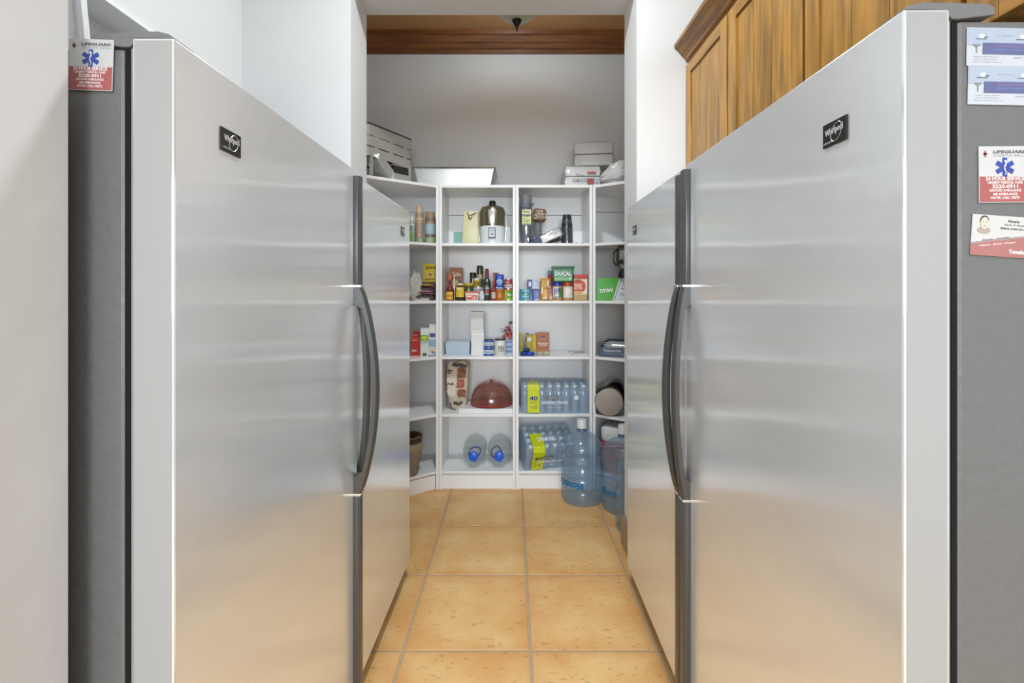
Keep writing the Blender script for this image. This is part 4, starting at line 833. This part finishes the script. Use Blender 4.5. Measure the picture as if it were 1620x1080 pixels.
# ---- water packs
SB = clear('small_bottle_plastic', 'EEF4FA', .04, 'E0ECF8', .35, .08, .15)
bm_ = MB().lathe([(0, 0), (.026, 0), (.0285, .004), (.0285, .05), (.027, .055), (.0285, .06), (.0285, .13), (.024, .148), (.013, .168), (.012, .18), (0, .18)], 12)
BOT = bm_.mesh('bottle', SB, smooth=True)
CAPM = MB().lathe([(0, .178), (.0145, .178), (.0145, .193), (0, .194)], 10).mesh('bottle_cap', M('E6EAEE', .35), smooth=True)
def pack(label, loc, rot, nx, ny, sag):
    t = thing('water_pack', label, 'water pack', loc, rot); pw, pd = nx*.0592, ny*.0592
    for i in range(nx):
        for j in range(ny):
            o = link('bottle', BOT, t, (-pw/2+.0296+i*.0592, .0296+j*.0592, .001)); link('bottle_cap', CAPM, o)
    # shrink film following the bottle fronts
    mb = MB(); n = nx*8; vs = []; fs = []; zz = [.0, .03, .10, .15, .178, .192]
    for j, z in enumerate(zz):
        for i in range(n+1):
            x = -pw/2+pw*i/n; sc_ = abs(math.sin(math.pi*i/8)); dep = .009*(1-sc_)*(1 if j < 4 else .6)
            y = -.0025+dep+(0, 0, 0, .004, .014, .022)[j]+.0015*noise.noise(Vector((x*40, z*30, sag)))
            vs.append((x, y, z+(.004*sc_ if j == 5 else 0)-(.003*(1-sc_) if j == 0 else 0)))
    K = n+1
    for j in range(len(zz)-1):
        for i in range(n): a = j*K+i; fs.append((a, a+1, a+K+1, a+K))
    mb.add(vs, fs)
    # top and sides
    mb.add([(-pw/2-.002, 0, 0), (-pw/2-.002, pd, 0), (-pw/2-.002, pd, .188), (-pw/2-.002, .02, .188)], [(0, 1, 2, 3)])
    mb.add([(pw/2+.002, 0, 0), (pw/2+.002, pd, 0), (pw/2+.002, pd, .188), (pw/2+.002, .02, .188)], [(0, 1, 2, 3)])
    vs = []; fs = []; m_ = 10
    for j in range(m_+1):
        for i in range(n+1):
            x = -pw/2+pw*i/n; y = .02+(pd-.02)*j/m_; vs.append((x, y, .1955+.003*noise.noise(Vector((x*35, y*35, sag+2)))))
    for j in range(m_):
        for i in range(n): a = j*K+i; fs.append((a, a+1, a+K+1, a+K))
    mb.add(vs, fs); mb.build('shrink_film', clear('shrink_film_blue', 'EEF6FC', .03, 'DCEAF8', .42, .08, .10), t, smooth=True)
    def strip(x0, x1, z0, z1, col, y=-.0055, nm='printed_panel'):
        return MB().box(x0, x1, y-.001, y, z0, z1).build(nm, M(col, .35), t, bevel=.0004)
    strip(-pw/2+.045, -pw/2+.130, .006, .165, 'C8D400'); xl = -pw/2+.0875
    MB().prism([(-.0055, .165), (.022, .197), (.022, .1985), (-.0065, .166)], -pw/2+.045, -pw/2+.130, 'yz').build('printed_panel', M('C8D400', .35), t)
    MB().box(-pw/2+.045, -pw/2+.130, .022, pd*.6, .1985, .1990).build('printed_panel', M('C0CC10', .35), t)
    text(t, '40', xl, .108, .060, .032, -.0068, '2C4478', .03); text(t, 'BOTTLES', xl, .083, .052, .007, -.0068, '6E7A2C', .02); text(t, '500 mL', xl, .072, .052, .007, -.0068, '6E7A2C', .02)
    for q in (0, 1):
        MB().tube([(xl-.013+.028*q+.009*math.cos(a), -.007, .045+.009*math.sin(a)) for a in [2*math.pi*i/3+.5 for i in range(3)] ] if q == 0 else [(xl+.015+.009*math.cos(a), -.007, .045+.009*math.sin(a)) for a in [2*math.pi*i/12 for i in range(12)]], .0018, 4, True).build('recycling_mark', M('4A5A5C', .5), t)
    xm = .02*pw/.474
    strip(xm-.075, xm+.005, .103, .126, '3C4044'); text(t, "MEMBER'S", xm-.035, .119, .070, .008, -.0075, 'C8CCD0', .02); text(t, 'SELECTION', xm-.035, .109, .070, .008, -.0075, 'C8CCD0', .02)
    text(t, 'DRINKING WATER', xm-.02, .078, .185, .020, -.0075, 'F0F4F8', .02); text(t, 'PURIFIED WATER', xm-.02, .063, .06, .005, -.0075, 'D8E4F0', .0)
    for a, b_ in ((-.05, .03), (-.06, .034)): text(t, '40 x 500 mL PET BOTTLES', xm-.02, a*0+b_+.012, .11, .005, -.0075, 'D8E4F0', .0)
    MB().lathe([(.0135, 0), (.0175, 0), (.0175, .0008), (.0135, .0008)], 18, (pw/2-.085, -.0065, .112), 'y').build('round_seal', M('D8E4E4', .4), t)
    return t, pw, pd
t, pw, pd = pack('shrink-wrapped pack of water bottles standing upright with a yellow-green band', (X(877.5, 3.39), 3.390, S4+.0005), (0, 0, 0), 8, 5, 0)
# the lower pack sags forward: tipped back so that its top shows
t2, pw, pd = pack('shrink-wrapped pack of water bottles tipped forward behind the large water bottle', (X(868, 3.40), 3.425, S5+.001), (R(27), 0, R(13)), 6, 4, 5)
text(t2, 'DRINKING', -.02, 0, .13, .03, 0, 'EAF0F6', .02)
for o in [c for c in C.objects if c.parent == t2 and c.name.startswith('lettering') and len(c.data.vertices)][-1:]:
    for v in o.data.vertices: v.co = (v.co.x, .085+v.co.z*1.4, .2005)

# ---- angled right bookcase
def adir(px, y): return X(px, y)
t = thing('garbage_bag_box', 'green and white box with slanted print on the right corner bookcase', 'box', (X(943.5, 3.40), 3.40, S2), (0, 0, -R(8)))
w_, h, d_ = .30, Z(439.5, 3.40)-S2, .09
t.location = (.600, 3.42, S2); MB().box(0, w_, 0, d_, 0, h).build('carton', M('D6DEDC', .4), t, bevel=.001)
q = -.0006
MB().prism([(0, 0), (.112, 0), (.162, h), (0, h)], q-.0004, q, 'xz').build('green_panel', M('3FA315', .35), t)
MB().prism([(.123, 0), (.127, 0), (.178, h), (.174, h)], q-.0004, q, 'xz').build('dark_stripe', M('2E3C5A', .35), t)
text(t, 'TITAN', .068, .072, .095, .026, q-.001, 'EAF4E4', .04, rot=R(6), shear=.25)
MB().tube([(.045+.012*i, q-.001, .092+.012*math.sin(i*.45)) for i in range(7)], [.0005+.0007*math.sin(i*.52) for i in range(7)], 4).build('swoosh', M('EAF4E4', .4), t)
for s_, xx, zz, ww, hh_ in (('Titan', .195, .128, .04, .009), ('PLASTIC', .222, .112, .075, .013), ('PELLETS', .215, .086, .08, .013), ('PLASTICO', .215, .050, .10, .014), ('50 BOLSAS EXTRA', .20, .036, .09, .006), ('50 UNIDADES', .205, .012, .10, .006)):
    text(t, s_, xx, zz, ww, hh_, q-.001, '50605C', .01)
bz = S2+h+.0008
t = thing('blender', 'glass blender jar with black lid and base standing on the green box', 'blender', (.800, 3.40, bz))
MB().lathe([(0, 0), (.048, 0), (.050, .015), (.036, .055), (0, .055)], 20).build('blender_base', M('1E1E1C', .35), t, smooth=True)
MB().lathe([(.030, .056), (.036, .066), (.058, .095), (.062, .12), (.060, .19), (.050, .215), (.045, .215), (.055, .19), (.057, .12), (.030, .066)], 10).build('glass_jar', clear('blender_glass', '9A9C8C', .3, '6E7064', .25), t)
MB().lathe([(0, .213), (.050, .213), (.052, .235), (.040, .250), (.022, .252), (.022, .262), (0, .262)], 16).build('lid', M('1C1E1A', .4), t, smooth=True)
MB().tube([(-.055, -.01, .205), (-.082, -.015, .175), (-.084, -.015, .11), (-.060, -.01, .085)], .006, 6).build('handle', M('2A2C26', .3), t, smooth=True)
# foil box and urn
t = thing('foil_box', 'dark slate-blue open box of foil sheets on the right corner bookcase', 'box', (.612, 3.39, S3), (0, 0, -R(25)))
w_, h, d_ = .30, .092, .26
mb = MB(); mb.box(0, w_, 0, .003, 0, h*.72).box(0, .003, 0, d_, 0, h).box(w_-.003, w_, 0, d_, 0, h).box(0, w_, d_-.003, d_, 0, h*1.1).box(0, w_, 0, d_, 0, .003)
mb.build('box_walls', M('545E74', .4), t)
text(t, 'Freshness Foil', .095, .044, .12, .016, -.001, 'D2D6DE', .02); text(t, 'Extra Heavy Aluminum Sheets', .11, .024, .15, .008, -.001, 'AEB4C2', .01); text(t, 'Premium', .055, .060, .05, .007, -.001, 'AEB4C2', .01)
MB().blob(.27, .22, .085, .35, .35, .10, 6, 61, nu=30, nv=14).build('foil_stack', M('D8DADC', .25, .5, bump=.4, scale=20), t, smooth=True, loc=(w_/2, d_/2, .005))
MB().tube([(.003, .003, h*.72), (.02, .01, h*1.05), (.15, .02, h*1.12), (.29, .01, h*1.0)], .0015, 4).build('plastic_edge', M('C8CACA', .3), t)
t = thing('coffee_urn', 'slim grey metal coffee urn with black lid and tap behind the foil box', 'urn', (.925, 3.40, S3))
MB().lathe([(0, 0), (.064, 0), (.066, .01), (.066, .20), (.064, .21), (0, .21)], 24).build('urn_body', M('8C8A7E', .3, .6), t, smooth=True)
MB().lathe([(0, .21), (.072, .21), (.072, .222), (.05, .240), (.015, .245), (0, .246)], 24).build('lid', M('1A1A1A', .4), t, smooth=True)
MB().lathe([(0, 0), (.012, .0), (.014, .01), (.012, .035), (0, .035)], 12, (-.095, -.02, .165), 'x').build('tap', M('121212', .4), t, smooth=True)
MB().tube([(-.075, -.02, .165), (-.05, -.015, .165)], .004, 6).build('tap_stem', M('6A6A66', .4), t)
# rolled bundle
t = thing('wrapped_bundle', 'round beige bundle lying on its side in a black plastic bag', 'bundle', (X(965, 3.27), 3.30, S4+.098), (0, 0, -R(12)))
MB().lathe([(0, -.0), (.085, .0), (.094, -.006), (.096, -.03), (.094, -.20), (0, -.20)], 32, (0, 0, 0), 'y', 1, 1.0).build('roll', M('A69C92', .6, var=.12, scale=14, bump=.3), t, smooth=True)
mb = MB(); vs = []; fs = []; n = 28; prof = [(.097, .012), (.102, .05), (.104, .10), (.100, .18), (.06, .23), (.001, .24)]
for j, (r, y) in enumerate(prof):
    for i in range(n):
        a = 2*math.pi*i/n; peak = max(0, math.cos(a-R(62)))**6
        rr = r*(1+.55*peak*(1 if j < 4 else .3)+.05*noise.noise(Vector((a*3, j*2, 1)))); vs.append((rr*math.cos(a), y, max(-.097, rr*math.sin(a))))
for j in range(len(prof)-1):
    for i in range(n): i2 = (i+1) % n; fs.append((j*n+i, j*n+i2, (j+1)*n+i2, (j+1)*n+i))
mb.add(vs, fs).build('black_bag', M('2E302E', .18, var=.3, scale=40, coat=.3), t, smooth=False)
# cooler behind the water bottles
t = thing('picnic_cooler', 'red picnic cooler with a white lid behind the large water bottles', 'cooler', (X(978, 3.33), 3.345, S5), (0, 0, -AL))
MB().blob(.26, .20, .215, .25, .35, .0, 1, 1, nu=28, nv=12).build('cooler_body', M('9C5A62', .4), t, smooth=True, loc=(0, .06, 0))
MB().blob(.25, .19, .115, .3, .35, .0, 1, 1, nu=28, nv=12).build('lid', M('DCDCDA', .35), t, smooth=True, loc=(0, .06, .205))
MB().tube([(-.13, -.01, .14), (-.10, -.045, .175), (.02, -.05, .20), (.12, -.04, .215)], .006, 6).build('carry_handle', M('B8868A', .35), t, smooth=True)

# ---- large water bottles
BIG = clear('blue_polycarbonate', 'E8F2FA', .055, 'D6E8F8', .16, .06, .22)
def big(label, x, y, flip, ang):
    t = thing('water_bottle', label, 'water bottle', (x, y, 0)); r = .1375
    P = [(0, .004), (.11, 0), (.128, .006), (r, .03), (r, .085), (.131, .094), (r, .104), (r, .165), (.131, .175), (r, .186), (r, .225), (.1285, .24), (.1285, .262), (r, .275), (r, .315), (.131, .325), (r-.001, .335), (.130, .375), (.112, .405), (.075, .435), (.036, .452), (.030, .462), (.029, .49), (.024, .492)]
    MB().lathe(P, 48).build('bottle_body', BIG, t, smooth=True)
    MB().lathe([(.0, .487), (.031, .487), (.032, .478), (.033, .478), (.033, .528), (.030, .534), (0, .535)], 28).build('cap', M('D6D9DC', .35, var=.12, scale=90), t, smooth=True)
    MB().lathe([(0, .008), (.125, .012), (.132, .035), (.132, .24), (.125, .262), (0, .262)], 36).build('water', clear('water_in_bottle', 'F2F8FC', .0, 'F4F8FC', .10, .08, .06), t, smooth=True)
    MB().lathe([(.031, .455), (.036, .458), (.036, .466), (.031, .468)], 24).build('neck_ring', M('55799A', .3), t, smooth=True)
    o = text(t, 'Montaña', -.0, 0, .205, .050, 0, '2A6A94', .05, bend=None, rot=math.pi if flip else 0)
    for v in o.data.vertices:
        a = v.co.x/r+ang; v.co = ((r+.0012)*math.sin(a), -(r+.0012)*math.cos(a), .135+v.co.z)
    return t
big('large blue water bottle with a white cap, leftmost, its name upside down', .467, 3.215, True, R(-46))
big('large blue water bottle with a white cap, between the leftmost one and the wall edge', .715, 3.085, False, R(-40))
big('large blue water bottle mostly hidden behind the right wall edge, nearest the viewer', .745, 2.808, False, R(60))

# ---- on top of the bookcases
STL = M('D2D2CC', .3, .6, name='polished_steel'); STD = M('A0A09A', .3, .8)
# roasting tray lying flat
t = thing('roasting_tray', 'shallow stainless roasting tray tilted on top of the bookcases', 'tray', (X(719, 3.45), 3.44, TOP+.001), (0, 0, 0))
wt = 131*3.44/760/2; hh = Z(266, 3.44)-TOP; wb_ = wt-.038
mb = MB(); vs = []; R4 = [(wb_, 0, .0), (wt-.012, hh-.004, -.018), (wt, hh, -.022), (wt, hh-.004, -.022), (wt-.010, hh-.008, -.018), (wb_-.002, .003, .004)]
def ring(hx, z, g_): return [(-hx, .0+g_, z), (hx, 0+g_, z), (hx, .27-g_, z), (-hx, .27-g_, z)]
fs = []
for k, (hx, z, g_) in enumerate(R4): vs += ring(hx, z, g_)
for k in range(len(R4)-1):
    for i in range(4): i2 = (i+1) % 4; fs.append((k*4+i, k*4+i2, k*4+4+i2, k*4+4+i))
fs += [(3, 2, 1, 0), tuple(20+i for i in range(4))]
mb.add(vs, fs).build('pan', M('BEBEBC', .3, .7, name='bright_steel'), t, bevel=.003, smooth=False)
MB().tube([(-wt, -.022, hh-.001), (wt, -.022, hh-.001), (wt, .292, hh-.001), (-wt, .292, hh-.001)], .0035, 6, True).build('rolled_rim', M('8A8A88', .25, .9), t)
MB().tube([(wt-.006, .0, hh-.008), (wt-.012, -.012, hh-.03), (wt-.026, -.012, .012), (wt-.034, 0, .006)], .003, 6).build('bail_handle', STD, t, smooth=True)
# chafing frame: slotted wall panel with rounded corner
fx, fy = -.80, 3.30
t = thing('chafing_dish_frame', 'tall slotted stainless chafing frame on top of the left corner bookcase', 'chafing frame', (0, 0, TOP+.0005))
A_ = Vector((-.905, 3.09)); B_ = Vector((-.725, 3.44))
def pathpt(u):   # outline with a rounded near corner
    c0 = A_+Vector((-.28, .06)); pts = [c0, A_+Vector((-.05, .0)), A_+Vector((-.018, .006)), A_+Vector((0, .03)), B_]
    return pts
def wall(z0, z1, pts, th=.0025):
    mb = MB(); n = len(pts); vs = []; fs = []
    for i, p in enumerate(pts):
        d = (pts[min(i+1, n-1)]-pts[max(i-1, 0)]).normalized(); nn = Vector((d.y, -d.x))
        for q_ in (p, p-nn*th): vs += [(q_.x, q_.y, z0), (q_.x, q_.y, z1)]
    for i in range(n-1):
        a, b_ = i*4, i*4+4; fs += [(a, b_, b_+1, a+1), (a+3, b_+3, b_+2, a+2), (a+1, b_+1, b_+3, a+3), (a, a+2, b_+2, b_)]
    fs += [(0, 1, 3, 2), (n*4-4, n*4-2, n*4-1, n*4-3)]
    return mb.add(vs, fs)
pp = pathpt(0); zb0 = .130; bands = [(zb0, zb0+.058), (zb0+.066, zb0+.128), (zb0+.136, zb0+.205)]
for (z0, z1) in bands: wall(z0, z1, pp).build('slotted_band', STL, t)
for u in (.05, .42, .80):
    q0 = A_+Vector((0, .03))+(B_-A_-Vector((0, .03)))*u; q1 = q0+(B_-A_).normalized()*.035
    wall(zb0, zb0+.205, [q0, q1], .002).build('web', STL, t)
MB().tube([(p.x, p.y, zb0+.208) for p in pp]+[(B_.x-.25, B_.y+.10, zb0+.208), (A_.x-.28, A_.y+.06, zb0+.208)], .006, 8, True).build('top_rim', M('6A6A66', .2, .9), t, smooth=True)
for k, p in enumerate((B_, A_+Vector((.0, .03)), A_+Vector((-.28, .06)), B_+Vector((-.25, .10)))):
    MB().box(p.x-.020, p.x, p.y-.004, p.y+.008, 0, zb0+.01).build('leg', STL, t, bevel=.001)
wall(zb0, zb0+.19, [B_, B_+Vector((-.25, .10)), A_+Vector((-.28, .06))]).build('rear_wall', STD, t)
t = thing('steam_pan', 'glossy stainless pan leaning inside the chafing frame', 'pan', (-.885, 3.235, TOP+.045), (R(8), R(35), R(62)))
MB().prism([(-.10, 0), (.10, 0), (.125, .055), (.132, .055), (.132, .060), (-.132, .060), (-.132, .055), (-.125, .055)], -.06, .06, 'xz').build('pan', STL, t, bevel=.003)
t = thing('fuel_holder', 'small stainless burner box under the chafing frame', 'burner', (-.780, 3.30, TOP+.0005), (0, 0, AL+.25))
MB().box(-.055, .075, -.02, .06, 0, .055).build('box', STL, t, bevel=.003); MB().box(-.050, .070, -.018, .058, .056, .105).build('dark_opening', M('2C2C28', .5), t); MB().box(-.06, .08, -.022, .062, .106, .112).build('shelf', STL, t, bevel=.001)
# foam packs
WRAP = clear('wrap_film', 'FAFAFA', .05, 'FFFFFF', .12, .25, .05)
def foam(label, x0, x1, yt, sb, y, dp, n, rot=0, red=False):
    cx, w_, h = geo(x0, x1, yt, sb, y); t = thing('foam_plate_pack', label, 'foam plates', (cx, y, sb), (0, 0, rot))
    ph = h/n
    for k in range(n):
        MB().prism([(-w_*.46, ph*.06), (w_*.46, ph*.06), (w_*.49, ph*.5), (w_*.46, ph*.95), (-w_*.46, ph*.95), (-w_*.49, ph*.5)], .004, dp-.004, 'xz').build('foam_tray', M('DCDCDC', .55), t, bevel=.006, loc=(0, 0, k*ph), seg=3)
    MB().blob(w_*1.04, dp*1.04, h*1.03, .25, .3, .035, 7, 77+n, nu=36, nv=20).build('clear_wrap', WRAP, t, smooth=True, loc=(0, dp/2, 0))
    if red:
        text(t, 'Reyma', -.02, h*.55, .06, .02, -.010, '8A8A8A', .01, rot=R(-8)); prints(t, w_, h, [('r', .62, .85, .60, .70, 'A85A54'), ('r', .62, .80, .10, .38, 'A04A40'), ('r', .82, .92, .2, .4, 'A8BCC8'), ('t', 'FOAM PLATES', .42, .30, .4, .16, '8C8C8C')], y=-.010)
    return t
foam('wide pack of white foam plates with red print, lower one atop the bookcases', 893, 951, 262, TOP, 3.44, .22, 2, 0, True)
foam('pack of white foam containers in shiny wrap, stacked on the printed foam plates', 908, 970, 224, Z(262, 3.44)+.006, 3.47, .18, 2, -.12)
t = thing('plastic_bag', 'crumpled translucent white bag on top of the right corner bookcase', 'bag', (X(973, 3.33), 3.36, TOP), (0, 0, -AL))
MB().blob(.19, .16, .185, .9, .8, .10, 3, 5, nu=30, nv=20, fn=lambda x, y, z: (x, y, z*(.72+.28*min(1, max(-1, x/.08))))).build('bag', M('CFCFCF', .3, var=.06, scale=30, bump=.5), t, smooth=True)
# ------------------------------------------------------------------ groups for things that repeat
GR = {'refrigerator': 'refrigerators lining the aisle', 'wall_cabinet': 'wall cabinets above the right refrigerators', 'bookcase': 'white bookcases along the pantry wall',
      'contact_card': 'doctor contact cards on the right refrigerator', 'magnet_card': 'medical magnets on the refrigerators', 'cup_stack': 'stacked disposable cups', 'hose': 'white hoses behind the near left refrigerator',
      'water_jug': 'clear water jugs lying on the bottom shelf', 'water_pack': 'shrink-wrapped packs of water bottles', 'water_bottle': 'large blue water bottles on the floor', 'peanut_butter_jar': 'peanut butter jars',
      'olive_jar': 'dark jars with black lids', 'tuna_can': 'light blue tuna cans', 'milk_can': 'blue and white cans', 'white_box': 'stacked plain white boxes', 'tea_box': 'red boxes stacked on the left', 'drink_carton': 'drink cartons on the left',
      'flat_pack': 'blue and white flat packs', 'candy_packet': 'small crinkled packets', 'cutlery_pack': 'packs of plastic cutlery', 'foam_plate_pack': 'packs of white foam tableware', 'blue_box': 'small blue boxes', 'snack_sack': 'printed food sacks', 'plastic_bag': 'crumpled plastic bags',
      'bottle_cap': 'tiny caps on the cup shelf', 'pasta_packet': 'narrow packets on the third shelf', 'snack_pouch': 'food pouches beside the peanut butter', 'spice_box': 'yellow boxes on the third shelf'}
for o in list(C.objects):
    if o.parent is None and 'category' in o.keys():
        b_ = o.name.split('.')[0]
        if b_ in GR: o['group'] = GR[b_]
        n_ = len(o['label'].split())
        if n_ > 13 or n_ < 4: print('LABEL', n_, o.name, o['label'])
